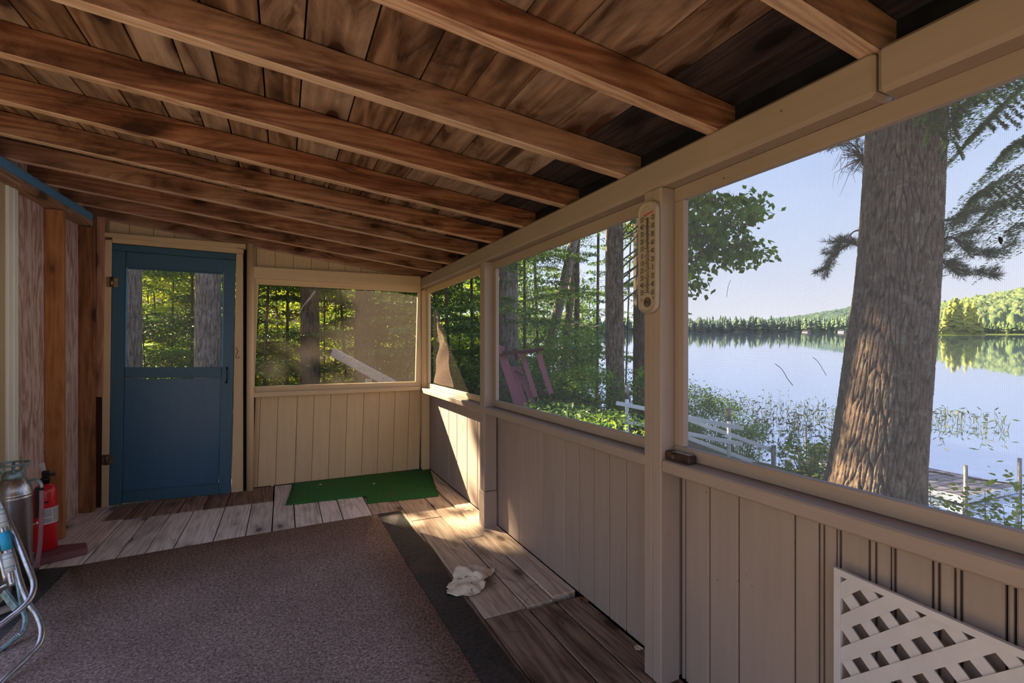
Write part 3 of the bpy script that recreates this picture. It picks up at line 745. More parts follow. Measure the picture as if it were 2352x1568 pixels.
flake(1467, 1489, .018, 'small white star-shaped flake at the foot of the near post', 3, X=1)
flake(602, 1114, .014, 'small white flake by the far wall, nearest the door', 4)
flake(625, 1116, .013, 'small white flake by the far wall, nearest the turf', 5)
flake(831, 1148, .014, 'small pale flake in the notch of the green turf', 6)
flake(1340, 1378, .03, 'curled brown flake beside the wide gap in the floor boards', 8, 'leaf_dry')
flake(736, 1113, .010, 'tiny pale flake on the left half of the green turf', 9, z=.009)
flake(859, 1111, .012, 'tiny cream flake in the middle of the green turf', 10, z=.009)

# maroon board end on the floor, under the red extinguisher
MB().hexa([(-1.215, 3.475, .002), (-1.02, 3.555, .002), (-1.055, 3.655, .002), (-1.30, 3.69, .002), (-1.215, 3.475, .040), (-1.02, 3.555, .040), (-1.055, 3.655, .040), (-1.30, 3.69, .040)], .003)\
    .build('wood_block', 'paint_maroon', label='maroon painted board end lying on the floor below the red extinguisher', cat='board')

# silver extinguisher
c = P(30, 797, D=2.38); c.z = 0
ex = empty('fire_extinguisher', (c.x, c.y, .002), label='old polished steel fire extinguisher with ring handle standing by the white trim', cat='extinguisher')
prof = [(.060, .004), (.0704, .012), (.0704, .445), (.073, .450), (.073, .456), (.0704, .458), (.0704, .462), (.073, .464), (.073, .470), (.0700, .474), (.066, .497), (.055, .525), (.040, .545), (.028, .553)]
MB().lathe(prof, c, 48).build('body', 'steel', ex)
m = MB(); m.lathe([(.040, .548), (.042, .556), (.036, .570), (.034, .578), (.030, .582)], c, 32)
rg = [c + Vector((.060 * math.cos(a), .060 * math.sin(a), .618)) for a in [2 * math.pi * i / 40 for i in range(40)]]
m.tube(rg, .0055, 8, closed=True)
for a in (.3, 1.9, 3.5, 5.1): 
    m.tube(spline([c + Vector((.033 * math.cos(a), .033 * math.sin(a), .572)), c + Vector((.040 * math.cos(a), .040 * math.sin(a), .592)), c + Vector((.058 * math.cos(a), .058 * math.sin(a), .616))], 3), [.007] * 6 + [.005], 8)
m.build('handle_cap', 'tarnish_green', ex)
el = [P(x, y, D=d) for x, y, d in ((64, 1108, 2.37), (72, 1103, 2.36), (82, 1101, 2.35), (91, 1105, 2.35), (95, 1113, 2.35), (95.5, 1122, 2.35))]
MB().tube(spline(el, 4), .0068, 12).build('elbow', 'tarnish_green', ex)
hs_ = [P(x, y, D=d) for x, y, d in ((95.5, 1122, 2.35), (95.5, 1160, 2.35), (94, 1210, 2.36), (92, 1250, 2.38), (88, 1280, 2.40), (85, 1302, 2.42))]
h = MB().tube(spline(hs_, 5), .0088, 12).build('hose', 'hose_pink', ex)
MB().tube([hs_[0] + Vector((0, 0, .006)), hs_[0] - Vector((0, 0, .006))], .0105, 12).build('ferrule', 'black_iron', h)
MB().tube([hs_[-1], hs_[-1] - Vector((.003, 0, .016))], [.010, .0085], 12).build('nozzle_tip', 'char_wood', h)
m = MB(); m.bar(P(74, 1205, D=2.37), P(86, 1200, D=2.37), .003, .010); m.build('hose_clip', 'steel', ex)

# red extinguisher
c = P(104, 797, D=2.74); c.z = .0405; r_ = .053
rx = empty('fire_extinguisher', (c.x, c.y, .0405), label='red fire extinguisher with black valve standing on the maroon board', cat='extinguisher')
MB().lathe([(.045, .0), (r_, .006), (r_, .33), (.050, .348), (.040, .364), (.025, .374), (.018, .378)], c, 40).build('cylinder', 'ext_red', rx)
lb = []
n = 22; a0 = math.radians(-95); a1 = math.radians(25)
V, F = [], []
for i in range(n + 1):
    a = a0 + (a1 - a0) * i / n
    for z_ in (.155, .245): V.append(c + Vector(((r_ + .0008) * math.cos(a), (r_ + .0008) * math.sin(a), z_)))
for i in range(n): F.append((2 * i, 2 * i + 2, 2 * i + 3, 2 * i + 1))
lab = np_mesh('label', V, F, 'label_white', rx, smooth=True)
V, F = [], []
for k in range(9):
    zz = .236 - k * .0085
    for (s0, s1) in ((.12, .45), (.5, .9)):
        if random.random() < .15: continue
        b0 = len(V); nn = 6
        for i in range(nn + 1):
            a = a0 + (a1 - a0) * (s0 + (s1 - s0) * i / nn * random.uniform(.97, 1))
            for dz in (0, .0028): V.append(c + Vector(((r_ + .0014) * math.cos(a), (r_ + .0014) * math.sin(a), zz - dz)))
        for i in range(nn): F.append((b0 + 2 * i, b0 + 2 * i + 2, b0 + 2 * i + 3, b0 + 2 * i + 1))
np_mesh('print_lines', V, F, 'label_print', lab)
m = MB(); m.lathe([(.018, .376), (.018, .395), (.022, .397), (.022, .408), (.014, .412)], c, 20)
m.box(c.x - .012, c.x + .016, c.y - .016, c.y + .012, .4525, .490, .004); m.build('valve', 'black_iron', rx)
m = MB(); m.tube([c + Vector((.005, -.01, .43)), c + Vector((.035, -.02, .43)), c + Vector((.046, -.024, .43))], [.009, .008, .011], 12); m.build('nozzle', 'black_plastic', rx)
m = MB(); m.bar(c + Vector((-.01, 0, .452)), c + Vector((-.012, -.012, .498)), .026, .006, (0, 1, 0), .002); m.build('squeeze_grip', 'light_cap', rx)
m = MB(); q = c + Vector((-.012, -.035, 0)); m.bar(q + Vector((0, -.03, .2)), q + Vector((0, -.026, .372)), .022, .008, (0, 1, 0), .002); m.bar(c + Vector((.0, -.062, .282)), c + Vector((.032, -.052, .282)), .02, .006, (0, 0, 1), .001)
m.build('bracket', 'black_plastic', rx)

# folded aluminium lawn chair
def pxt(pts): return [P(x, y, D=d) for x, y, d in pts]
fc = empty('folded_lawn_chair', (P(30, 1400, D=1.9).x, P(30, 1400, D=1.9).y, 0), label='folded aluminium lawn chair with blue and white webbing leaning by the left wall', cat='chair')
A = pxt([(-60, 985, 2.12), (0, 1148, 2.06), (40, 1240, 2.0), (64, 1300, 1.95), (77, 1335, 1.9), (74, 1365, 1.86), (55, 1392, 1.82), (20, 1420, 1.78), (-30, 1458, 1.72), (-80, 1496, 1.66)])
MB().tube(spline(A, 6), .0103, 14).build('frame_tube', 'aluminium', fc)
B = pxt([(-95, 1010, 2.18), (-50, 1120, 2.14), (20, 1250, 2.06), (45, 1330, 2.0), (66, 1385, 1.95), (84, 1410, 1.91), (96, 1445, 1.86), (90, 1478, 1.82), (62, 1510, 1.77), (20, 1550, 1.70), (-30, 1600, 1.63)])
MB().tube(spline(B, 6), .0103, 14).build('frame_tube', 'aluminium', fc)
Cc = pxt([(-60, 1010, 2.22), (-10, 1140, 2.16), (25, 1260, 2.1), (42, 1340, 2.05), (50, 1390, 2.0), (58, 1420, 1.97), (52, 1450, 1.94), (30, 1470, 1.90), (0, 1493, 1.86), (-40, 1522, 1.80)])
m = MB(); m.tube(spline(Cc, 6), .0088, 12); m.build('frame_tube', 'tarnish_green', fc)
MB().tube([A[0], B[0], Cc[0]], .009, 10).build('cross_tube', 'aluminium', fc)
D2 = pxt([(-48, 1150, 2.02), (-30, 1225, 2.0), (-6, 1262, 1.99), (14, 1335, 1.97)])
MB().tube(spline(D2, 4), .0075, 10).build('frame_tube', 'aluminium', fc)
cc = pxt([(30, 1470, 1.899), (24, 1475, 1.892)]); m = MB()
for k in range(6):
    p_ = Vector(pxt([(44 - k * 4.2, 1457 + k * 3.6, 1.925 - k * .006)])[0]); m.tube([p_, p_ + (Cc[8] - Cc[7]).normalized() * .004], .0108, 12)
m.build('ribbed_sleeve', 'aluminium', fc)
D_ = pxt([(-14, 1120, 2.02), (4, 1200, 2.0), (12, 1245, 1.98), (20, 1300, 1.96), (28, 1345, 1.94)])
dt = MB().tube(spline(D_, 4), .0088, 12).build('frame_tube', 'aluminium', fc)
for (pa, pb, mt, rr) in (((-2, 1168, 1.99), (7, 1210, 1.985), 'web_white', .0155), ((9, 1222, 1.975), (17, 1262, 1.965), 'web_blue', .0165), ((17, 1268, 1.96), (24, 1312, 1.95), 'web_white', .0155), ((-30, 1225, 2.0), (-6, 1262, 1.99), 'web_blue', .013)):
    a, b = pxt([pa])[0], pxt([pb])[0]
    w_ = MB().tube([a, a.lerp(b, .5), b], rr, 14).build('webbing', mt, fc)
    if mt == 'web_white':
        for t in (.06, .3, .75): p_ = a.lerp(b, t); MB().tube([p_, p_ + (b - a).normalized() * .0022], rr + .0006, 14).build('stripe', 'web_stripe', w_)
m = MB(); a, b = pxt([(8, 1358, 1.97)])[0], pxt([(38, 1398, 1.96)])[0]; m.bar(a, b, .016, .03, (0, 0, 1), .003); m.build('hinge_block', 'tarnish_green', fc)
m = MB(); a, b = pxt([(-10, 1356, 1.93)])[0], pxt([(12, 1343, 1.93)])[0]; m.tube([a, b], .005, 8); m.build('rivet_rod', 'steel', fc)
# a short bare board below the chair at the picture's edge
a, b = P(-60, 1425, Z=.02), P(26, 1394, Z=.02)
MB().bar(a, b, .05, .016, bev=.002).build('wood_offcut', 'wood_gray', label='pale bare wood offcut lying on the dark mat behind the folded chair', cat='board')

# thermometer
th = empty('thermometer', (1.19, 1.337, 1.52), label='weathered white wall thermometer with two number scales on the near post', cat='thermometer')
TY0, TY1, TZ0, TZ1 = 1.386, 1.291, 1.324, 1.722           # left edge (far), right edge (near)
def tp(u, v, x=1.178): return Vector((x, TY0 + (TY1 - TY0) * u, TZ0 + (TZ1 - TZ0) * v))      # u 0..1 across, v 0..1 up
def outline(ins, rr=.36, n=8):
    w = TY0 - TY1; h = TZ1 - TZ0; r = rr * w; pts = []
    for cx, cz, s in ((w - r, h - r, 0), (r, h - r, 1), (r, r, 2), (w - r, r, 3)):
        for k in range(n + 1):
            a = math.pi / 2 * (s + k / n); q = r - ins
            pts.append((TY0 - (cx + q * math.cos(a)), TZ0 + cz + q * math.sin(a)))
    return pts
o = outline(0.0); MB().prism([(1.186, y, z) for y, z in o], (.010, 0, 0)).build('back_plate', 'therm_face', th)
oo, oi = outline(0.0), outline(.0075)
m = MB(); n = len(oo)
A_ = [m.bm.verts.new((1.186, y, z)) for y, z in oo]; B_ = [m.bm.verts.new((1.1775, TY0 + (y - TY0) * .97 - .0014, z)) for y, z in outline(.003)]; C_ = [m.bm.verts.new((1.1855, y, z)) for y, z in oi]
for i in range(n):
    j = (i + 1) % n; m.bm.faces.new([A_[i], A_[j], B_[j], B_[i]]); m.bm.faces.new([B_[i], B_[j], C_[j], C_[i]])
m.build('rim', 'therm_face', th, smooth=True)
XT = 1.1853
def text_mesh(items, name, mat, parent):
    for s, u, v, size, sx in items:
        cu = bpy.data.curves.new('t', 'FONT'); cu.body = s; cu.size = size; cu.align_x = 'CENTER'; cu.align_y = 'CENTER'; cu.offset = .00022; cu.resolution_u = 3
        ob = bpy.data.objects.new('t', cu); COL.objects.link(ob)
        bpy.context.view_layer.update()
        me = bpy.data.meshes.new_from_object(ob.evaluated_get(bpy.context.evaluated_depsgraph_get()))
        p_ = tp(u, v, XT)
        M = Matrix(((0, 0, -1, p_.x), (-sx, 0, 0, p_.y), (0, 1, 0, p_.z), (0, 0, 0, 1)))
        me.transform(M); bmj = bmesh.new(); bmj.from_mesh(me); m = MB(); m.bm.free(); m.bm = bmj; m.build(name, mat, parent)
        bpy.data.objects.remove(ob); bpy.data.curves.remove(cu); bpy.data.meshes.remove(me)
v_of = lambda y, u: (P(1473 + 39 * u, y, X=1.186).z - TZ0) / (TZ1 - TZ0)
Lc = [(505, '50'), (523, '40'), (541, '30'), (559, '20'), (577, '10'), (594.5, '0'), (611, '10'), (627, '20'), (642, '30'), (656, '40'), (671.5, '50')]
Rc = [(499, '120'), (519, '100'), (540.5, '80'), (561, '60'), (580.5, '40'), (600, '20'), (617.5, '0'), (635.5, '20'), (652.5, '40'), (670, '60')]
vL = np.linspace(v_of(504, .2), v_of(672, .2), 11); vR = np.linspace(v_of(498, .7), v_of(671, .7), 10)
items = [(s, .175, v, .0275, .70) for (y, s), v in zip(Lc, vL)] + [(s, .755 if len(s) < 3 else .75, v, .0265, .62 if len(s) < 3 else .46) for (y, s), v in zip(Rc, vR)]
items += [('°C', .14, v_of(690, .1), .014, .9), ('°F', .78, v_of(684, .9), .014, .9)]
text_mesh(items, 'numeral', 'therm_ink', th)
m = MB()
def tick(u0, u1, v, h=.0011):
    a, b = tp(u0, v, XT - .0003), tp(u1, v, XT - .0003); m.box(a.x - .0002, a.x + .0002, b.y, a.y, a.z - h / 2, a.z + h / 2)
for i in range(10):
    for k in range(10 if i < 10 else 1):
        v = vL[i] + (vL[i + 1] - vL[i]) * k / 10; tick(.30 if k == 0 else .40, .45, v, .0018 if k == 0 else .0007)
tick(.30, .45, vL[10], .0018)
for i in range(9):
    for k in range(10 if i < 9 else 1):
        v = vR[i] + (vR[i + 1] - vR[i]) * k / 10; tick(.52, .61 if k == 0 else (.60 if k == 5 else .565), v, .0018 if k == 0 else .0007)
tick(.52, .62, vR[9], .0018)
m.build('scale_marks', 'therm_ink', th)
m = MB(); a, b = tp(.485, vL[10] - .005, XT - .0015), tp(.485, vL[0] + .005, XT - .0015); m.tube([a, b], .0022, 10); m.build('glass_tube', 'pipe_gray', th)
m = MB(); cb = tp(.47, v_of(693, .5), XT)
for r in (.0060, .0100, .0138, .0172):
    m.tube([cb + Vector((-.0004, r * math.cos(a), r * math.sin(a))) for a in [2 * math.pi * i / 32 for i in range(32)]], .0009, 5, closed=True)
m.tube([cb, cb + Vector((-.004, 0, 0))], .0032, 12); m.build('dial_rings', 'therm_ink', th)
m = MB(); q = [tp(.26 + .5 * t, v_of(490, .5) + .012 * t - .004 + .006 * math.sin(t * 26), XT - .0004) for t in [i / 40 for i in range(41)]]
m.tube(q, .0011, 5); a, b = tp(.27, v_of(493, .5) - .004, XT - .0003), tp(.78, v_of(486, .5), XT - .0003); m.bar(a, b, .0004, .0028, (0, 0, 1)); m.build('red_script', 'therm_red', th)
MB().box(1.186, 1.199, 1.377, 1.392, 1.674, 1.686, .001).build('mounting_clip', 'black_iron', th)

# weathered block with a pale top on the sill
m = MB(); p0, p1 = yx(1531, 1.23), yx(1588, 1.23)
sb = empty('sill_block', (1.235, (p0 + p1) / 2, .8055), label='small dark weathered wooden block resting on the near window sill beside the post', cat='block')
MB().box(1.218, 1.256, p1, p0, .8065, .835, .005).build('block', 'char_wood', sb)
MB().box(1.226, 1.248, p1 + .008, p0 - .03, .8352, .8366, .0005).build('pale_strip', 'wood_gray', sb)
MB().box(1.2155, 1.2178, p0 - .050, p0 - .036, .8135, .829, .0008).build('metal_tab', 'rust_metal', sb)

# white lattice panel leaning on the right wall
lt = empty('lattice_panel', (1.266, .25, 0), label='white plastic lattice panel standing against the right wall below the near window', cat='lattice')
LY0, LY1, LZ1 = -.48, .7388, .642
def shear(y, z): return z + .046 * (y - LY1) * (z / LZ1)
def clip(poly, f):
    out = []
    for i in range(len(poly)):
        a, b = poly[i - 1], poly[i]; fa, fb = f(a), f(b)
        if (fa >= 0) != (fb >= 0): t = fa / (fa - fb); out.append((a[0] + (b[0] - a[0]) * t, a[1] + (b[1] - a[1]) * t))
        if fb >= 0: out.append(b)
    return out
bw = .016
rect = [(LY0 + bw, bw), (LY1 - bw, bw), (LY1 - bw, LZ1 - bw), (LY0 + bw, LZ1 - bw)]
hw = .0205; pit = .0815
for sgn, c0, xx in ((1, 1.272, 1.2625), (-1, -.09, 1.2665)):
    # sgn 1: y+z = c ; sgn -1: z-y = c
    for k in range(-22, 22):
        cc_ = c0 + (k + .5) * pit
        fn = (lambda p: p[0] + p[1]) if sgn == 1 else (lambda p: p[1] - p[0])
        pl = clip(clip(rect, lambda p: fn(p) - (cc_ - hw)), lambda p: (cc_ + hw) - fn(p))
        if len(pl) < 3: continue
        m = MB(); m.prism([(xx, y, shear(y, z)) for y, z in pl], (.0038, 0, 0)); m.build('slat', 'lattice_white', lt)
for nm, a, b, c_, d in (('border', LY0, LY1, LZ1 - bw, LZ1), ('border', LY0, LY1, .001, bw), ('border', LY0, LY0 + bw, bw, LZ1 - bw), ('border', LY1 - bw, LY1, bw, LZ1 - bw)):
    m = MB(); m.prism([(1.2605, y, shear(y, z)) for y, z in ((a, c_), (b, c_), (b, d), (a, d))], (.011, 0, 0)); m.build(nm, 'lattice_white', lt)

# insects and needles caught in the near screen
def screen_twig(px, r, label, name, cat, mat='char_wood'):
    MB().tube(spline([P(x, y, X=1.2835) for x, y in px], 4), r, 5).build(name, mat, label=label, cat=cat)
screen_twig([(1780, 835), (1796, 848), (1808, 868), (1821, 885)], .0008, 'thin brown twig caught low in the near screen, beside the reeds', 'twig', 'twig')
screen_twig([(1867, 820), (1880, 832), (1898, 862)], .0006, 'short dark needle caught in the near screen close to the big trunk', 'pine_needle', 'needle')
screen_twig([(1678, 643), (1672, 660), (1669, 682)], .0006, 'upright dark needle caught in the near screen against the sky', 'pine_needle', 'needle')
def bug(px, py, s, label):
    m = MB(); c = P(px, py, X=1.2825); m.tube([c + Vector((0, 0, -s)), c, c + Vector((0, .3 * s, s))], [s * .15, s * .5, s * .25], 8)
    for k in (-.6, .2, .8): m.tube([c, c + Vector((0, s * 1.2 * (1 if k > 0 else -1), k * s * 1.3))], s * .07, 4)
    m.build('insect', 'black_plastic', label=label, cat='insect')
bug(1740, 602, .0050, 'dead insect caught in the near screen beside the oak leaves')
bug(2299, 552, .0075, 'larger dead insect caught in the near screen over the pine bough')

# pine needles blown in on to the floor boards
for (x, y, a, s) in ((945, 1290, .3, .05), (975, 1262, 1.1, .06), (1120, 1350, .5, .07), (1168, 1330, 2.2, .06), (1205, 1392, .9, .07), (1150, 1290, 1.7, .05), (1230, 1345, .2, .06), (1285, 1440, 1.3, .05), (1190, 1450, 2.7, .05), (1090, 1255, .8, .05)):
    c = P(x, y, Z=.0045 if x < 1000 else .003); d = Vector((math.cos(a), math.sin(a), 0)) * s
    MB().tube([c - d, c + Vector((-d.y, d.x, 0)) * .12 + Vector((0, 0, .003)), c + d], .0009, 5).build('pine_needle', 'leaf_dry', label='thin brown pine needle lying on the floor between the carpet and the right wall', cat='needle', group='pine needles on the floor')
# ================================================================== OUTDOORS
LT, LH = 42.0 / FPX, 2.6
def depth_of(x, y): return SY * x + CY * y
def lake_z(x, y): return CZ - LH + LT * depth_of(x, y)
def lake_pt(px, py):
    """point of the lake surface seen at a pixel"""
    d = FPX * LH / (py - PY0 + 42.0); return P(px, py, D=d)
def sstep(t): t = np.clip(t, 0, 1); return t * t * (3 - 2 * t)
def terrain(x, y):
    x = np.asarray(x, float); y = np.asarray(y, float)
    s = x - (5.9 + .2 * y)
    dist = np.hypot(x, y)
    lk = lake_z(x, y)
    base = np.maximum(-.30 + .012 * np.maximum(dist - 5, 0), lk + .45)
    base = np.where((s < -2) & (dist > 22), base + .30 * (dist - 22) * sstep((-s - 2) / 12), base)
    base = base + .035 * np.sin(x * 1.7 + .4 * y) * np.cos(y * 1.3)
    return base + (lk - .7 - base) * sstep((s + 1.15) / 1.9)
gx = np.concatenate([np.linspace(-90, -12, 40), np.linspace(-11.5, 22, 130), np.linspace(23, 60, 30)])
gy = np.concatenate([np.linspace(-25, -2, 24), np.linspace(-1.5, 30, 120), np.linspace(31, 120, 50)])
X_, Y_ = np.meshgrid(gx, gy)
Z_ = terrain(X_, Y_)
# keep the ground below the porch floor
inside = (X_ > -3) & (X_ < 1.9) & (Y_ < 5.0); Z_[inside] = np.minimum(Z_[inside], -.42)
nx, ny = len(gx), len(gy)
idx = np.arange(nx * ny).reshape(ny, nx)
F = np.stack([idx[:-1, :-1].ravel(), idx[:-1, 1:].ravel(), idx[1:, 1:].ravel(), idx[1:, :-1].ravel()], 1)
np_mesh('ground', np.stack([X_.ravel(), Y_.ravel(), Z_.ravel()], 1), F, 'forest_floor', kind='structure', smooth=True)
lp = []
for y in (-500, -60, 0, 60, 150, 1400):
    for x in (4.3 + .2 * max(y, -60), 30 + .2 * max(y, -60), 400, 2200): lp.append((x, y, lake_z(x, y)))
F = [(r * 4 + c, r * 4 + c + 1, r * 4 + c + 5, r * 4 + c + 4) for r in range(5) for c in range(3)]
np_mesh('lake', lp, F, 'lake_water', kind='structure', label='calm blue lake mirroring sky and wooded hills', cat='lake')

# ---------- far shore: wooded hills and the trees along the water
def interp(u, tab):
    xs = [a for a, b in tab]; ys = [b for a, b in tab]; return np.interp(u, xs, ys)
U_ = np.linspace(-.6, 3.2, 1100)
def shore_d(u): return interp(u, [(-.6, 330), (.3, 400), (.74, 380), (.86, 226), (3.2, 200)])
def top_y(u): return interp(u, [(-.6, 742), (.3, 738), (.515, 736), (.615, 721), (.706, 704), (.80, 697), (.889, 694), (1.073, 657), (1.4, 640), (2.2, 655), (3.2, 715)])
rows = 60
V = []
for r in range(rows):
    t = r / (rows - 1)
    d = shore_d(U_) * (1 + .9 * t) + 4
    zs = CZ - LH + LT * shore_d(U_) + .3
    dr = shore_d(U_) * 1.9
    zt = CZ + dr * (PY0 - top_y(U_)) / FPX - 6
    z = zs + (zt - zs) * t ** .85 + (4.5 * min(1, r / 4))
    for i, u in enumerate(U_):
        b_ = mnoise.noise(Vector((u * d[i] * .11, d[i] * .11, 0))) * 2.4 + mnoise.noise(Vector((u * d[i] * .30, d[i] * .30, 5))) * 2.6 + mnoise.noise(Vector((u * d[i] * .7, d[i] * .7, 9))) * 1.6
        V.append((d[i] * (SY + CY * u), d[i] * (CY - SY * u), z[i] + b_ * min(1, r / 2)))
idx = np.arange(rows * len(U_)).reshape(rows, -1)
F = np.stack([idx[:-1, :-1].ravel(), idx[:-1, 1:].ravel(), idx[1:, 1:].ravel(), idx[1:, :-1].ravel()], 1)
V = np.array(V); cut = int(np.searchsorted(U_, .80))
def sub(a, b):
    sel = idx[:, a:b]; ids = sel.ravel(); mp = {int(v): i for i, v in enumerate(ids)}
    n_ = sel.shape[1]; ii = np.arange(ids.size).reshape(rows, n_)
    return V[ids], np.stack([ii[:-1, :-1].ravel(), ii[:-1, 1:].ravel(), ii[1:, 1:].ravel(), ii[1:, :-1].ravel()], 1)
v1, f1 = sub(0, cut + 1); v2, f2 = sub(cut, len(U_))
np_mesh('hills', v1, f1, 'far_hazy', kind='structure', attr={'tone': RNG.uniform(-.1, .25, len(v1))})
np_mesh('hills', v2, f2, 'far_bright', kind='structure', attr={'tone': RNG.uniform(-.1, .45, len(v2))})
def cones(name, specs, mat, label):
    V, F, T = [], [], []
    for (x, y, z, h, r, kind, tone) in specs:
        seg = 7; tiers = (9 if h > 14 else 5) if kind else 4
        for k in range(tiers):
            if kind: z0 = z + h * (.93 / tiers * k + random.uniform(-.02, .02)); z1 = z0 + h * 1.35 / tiers; rr = r * (1 - k / tiers * .8) * random.uniform(.7, 1.2)
            else: z0 = z + h * (.0 + .21 * k); z1 = z0 + h * .34; rr = r * (.75, 1.0, .85, .5)[k]
            b = len(V); a0 = random.random() * 6
            for i in range(seg):
                a = a0 + 2 * math.pi * i / seg; q = rr * random.uniform(.75, 1.15); V.append((x + q * math.cos(a), y + q * math.sin(a), z0 + random.uniform(-.05, .05) * h))
            V.append((x, y, z1)); T += [tone + random.uniform(-.1, .12)] * (seg + 1)
            for i in range(seg): F.append((b + i, b + (i + 1) % seg, b + seg))
            F_ = b
    return np_mesh(name, V, F, mat, attr={'tone': T}, kind='stuff', label=label, cat='trees')
sp1, sp2 = [], []
for k in range(2000):
    u = random.uniform(-.45, 2.2); d = float(shore_d(u)) * (1.0 + abs(random.gauss(0, .03)))
    z = CZ - LH + LT * depth_of(d * (SY + CY * u), d * (CY - SY * u)) + .2
    h = random.triangular(6.0, 14.0, 9.0) * (1.1 if u < .8 else .5) ; 
    (sp1 if u < .80 else sp2).append((d * (SY + CY * u), d * (CY - SY * u), z, h, h * random.uniform(.16, .34), random.random() < .5, random.uniform(-.25, .25) + (.35 if .6 < u < .8 else 0)))
cones('shore_trees', sp1, 'far_hazy', 'dark conifers lining the far shore of the lake left of the big trunk')
cones('shore_trees', sp2, 'far_bright', 'bright green trees lining the far shore right of the big trunk')
sp3 = []
for k in range(26):
    px = random.uniform(2100, 2262); top = random.uniform(676, 715) if px < 2240 else random.uniform(715, 740)
    d = 205.0; u = (px - PX0) / FPX; zb = CZ - LH + LT * d + .2; h = CZ + d * (PY0 - top) / FPX - zb
    sp3.append((d * (SY + CY * u), d * (CY - SY * u), zb, h, h * .17, True, random.uniform(.35, .7)))
cones('point_trees', sp3, 'point_green', 'sunlit yellow-green trees on the low point across the lake')
ip = []
for k in range(40): ip.append((2080 + k * 14))
V, F = [], []
for i, px in enumerate(ip):
    for py_, dz in ((769.3, 0), (768, .35), (766.6, .1)): q = lake_pt(px, py_ + .4); V.append((q.x, q.y, q.z + dz))
for i in range(len(ip) - 1):
    for j in range(2): F.append((i * 3 + j, i * 3 + 3 + j, i * 3 + 4 + j, i * 3 + 1 + j))
np_mesh('marsh_strip', V, F, 'leaf_sunny', kind='structure', attr={'tone': [.05] * len(V)})
for (px, py, w, h, lab_) in ((1934, 758.5, 1.6, 1.2, 'tiny pale boathouse on the far shore beside the big trunk'), (1852, 760, 1.8, .8, 'tiny white boathouse on the far shore below the dark conifers')):
    q = lake_pt(px, 763.5); b = empty('boathouse', q, label=lab_, cat='building')
    m = MB(); m.box(q.x - w, q.x + w, q.y - 2, q.y + 2, q.z, q.z + h); m.build('wall', 'dock_plank', b)
    m = MB(); m.prism([(q.x - w - .3, q.y - 2.4, q.z + h), (q.x - w - .3, q.y + 2.4, q.z + h), (q.x - w - .3, q.y, q.z + h + 1.3)], (2 * w + .6, 0, 0)); m.build('roof', 'roofing', b)

# ---------- foliage
SV = np.array(SUN)
def sun_lane(Pn, keep=.02):
    """leaves whose shadow would fall on the sunny half of the far window are thinned out: the gap in the canopy there"""
    s = (Pn[:, 1] - 4.6) / 1.537
    xp = Pn[:, 0] + s; zp_ = Pn[:, 2] - 1.16 * s
    r = RNG.random(len(Pn))
    lane = (s > .05) & (xp > .50) & (xp < 1.32) & (zp_ > .78) & (zp_ < 1.8)
    lane2 = (s > .05) & (xp > -.30) & (xp <= .50) & (zp_ > .9) & (zp_ < 1.75)
    hole = (np.sin(xp * 21 + 1.0) * np.sin(zp_ * 17 + xp * 9)) > -.05
    drop = (lane & (r > keep)) | (lane2 & hole & (r > .05))
    hood = (Pn[:, 1] < 5.05) & (Pn[:, 0] < 1.75) & (Pn[:, 0] > -3)      # nothing grows into the porch
    return ~(drop | hood)
def leaf_quads(Cn, A, N, L, Wd):
    A = A / (np.linalg.norm(A, axis=1, keepdims=True) + 1e-9)
    S = np.cross(A, N); S /= (np.linalg.norm(S, axis=1, keepdims=True) + 1e-9)
    L = L[:, None]; Wd = Wd[:, None]
    V = np.stack([Cn, Cn + A * L * .45 + S * Wd * .5, Cn + A * L, Cn + A * L * .45 - S * Wd * .5], 1).reshape(-1, 3)
    return V, np.arange(len(V)).reshape(-1, 4)
def foliage(name, Cn, A, N, L, Wd, mat, parent=None, tone=None, lane=True, **k):
    if lane:
        ok = sun_lane(Cn); Cn, A, N, L, Wd = Cn[ok], A[ok], N[ok], L[ok], Wd[ok]
        tone = tone[ok] if tone is not None else None
    V, F = leaf_quads(Cn, A, N, L, Wd)
    tn = np.repeat(RNG.uniform(-.25, .35, len(Cn)) if tone is None else tone, 4)
    return np_mesh(name, V, F, mat, parent, attr={'tone': tn}, kind='stuff', **k)
def spray_branch(start, az, length, droop, n, rise=.1, spread=.5, hang=.22):
    """flat drooping spray of a hemlock bough; n leaflets clustered on side twigs"""
    nt = max(6, int(length / .075))
    tw = RNG.integers(0, nt, n); t = (tw + .5) / nt
    side = np.where(RNG.random(n) < .5, -1.0, 1.0)
    hr = ((tw * 7919 + 13) % 17) / 17.0
    reach = (spread * length * (1 - t) * .9 + .05) * (.7 + .5 * hr)
    q = RNG.random(n) ** .8
    fwd = t * length + q * reach * .55
    lat = side * q * reach
    out = np.array([math.cos(az), math.sin(az), 0]); rt = np.array([-math.sin(az), math.cos(az), 0])
    z = rise * fwd - droop * fwd ** 2 - hang * np.abs(lat) + RNG.normal(0, .012, n)
    Pn = np.array(start)[None] + out * fwd[:, None] + rt * lat[:, None]; Pn[:, 2] += z
    A = out[None] * (.55 + RNG.normal(0, .35, n))[:, None] + rt[None] * (side * .8 + RNG.normal(0, .35, n))[:, None]
    A[:, 2] = -.25 + RNG.normal(0, .2, n)
    return Pn, A
def limb(m, start, az, length, droop, rise, r=.012):
    pts = [Vector((start[0] + math.cos(az) * length * t, start[1] + math.sin(az) * length * t, start[2] + rise * length * t - droop * (length * t) ** 2)) for t in (0, .3, .6, .95)]
    m.tube(pts, [r, r * .7, r * .45, r * .2], 5)

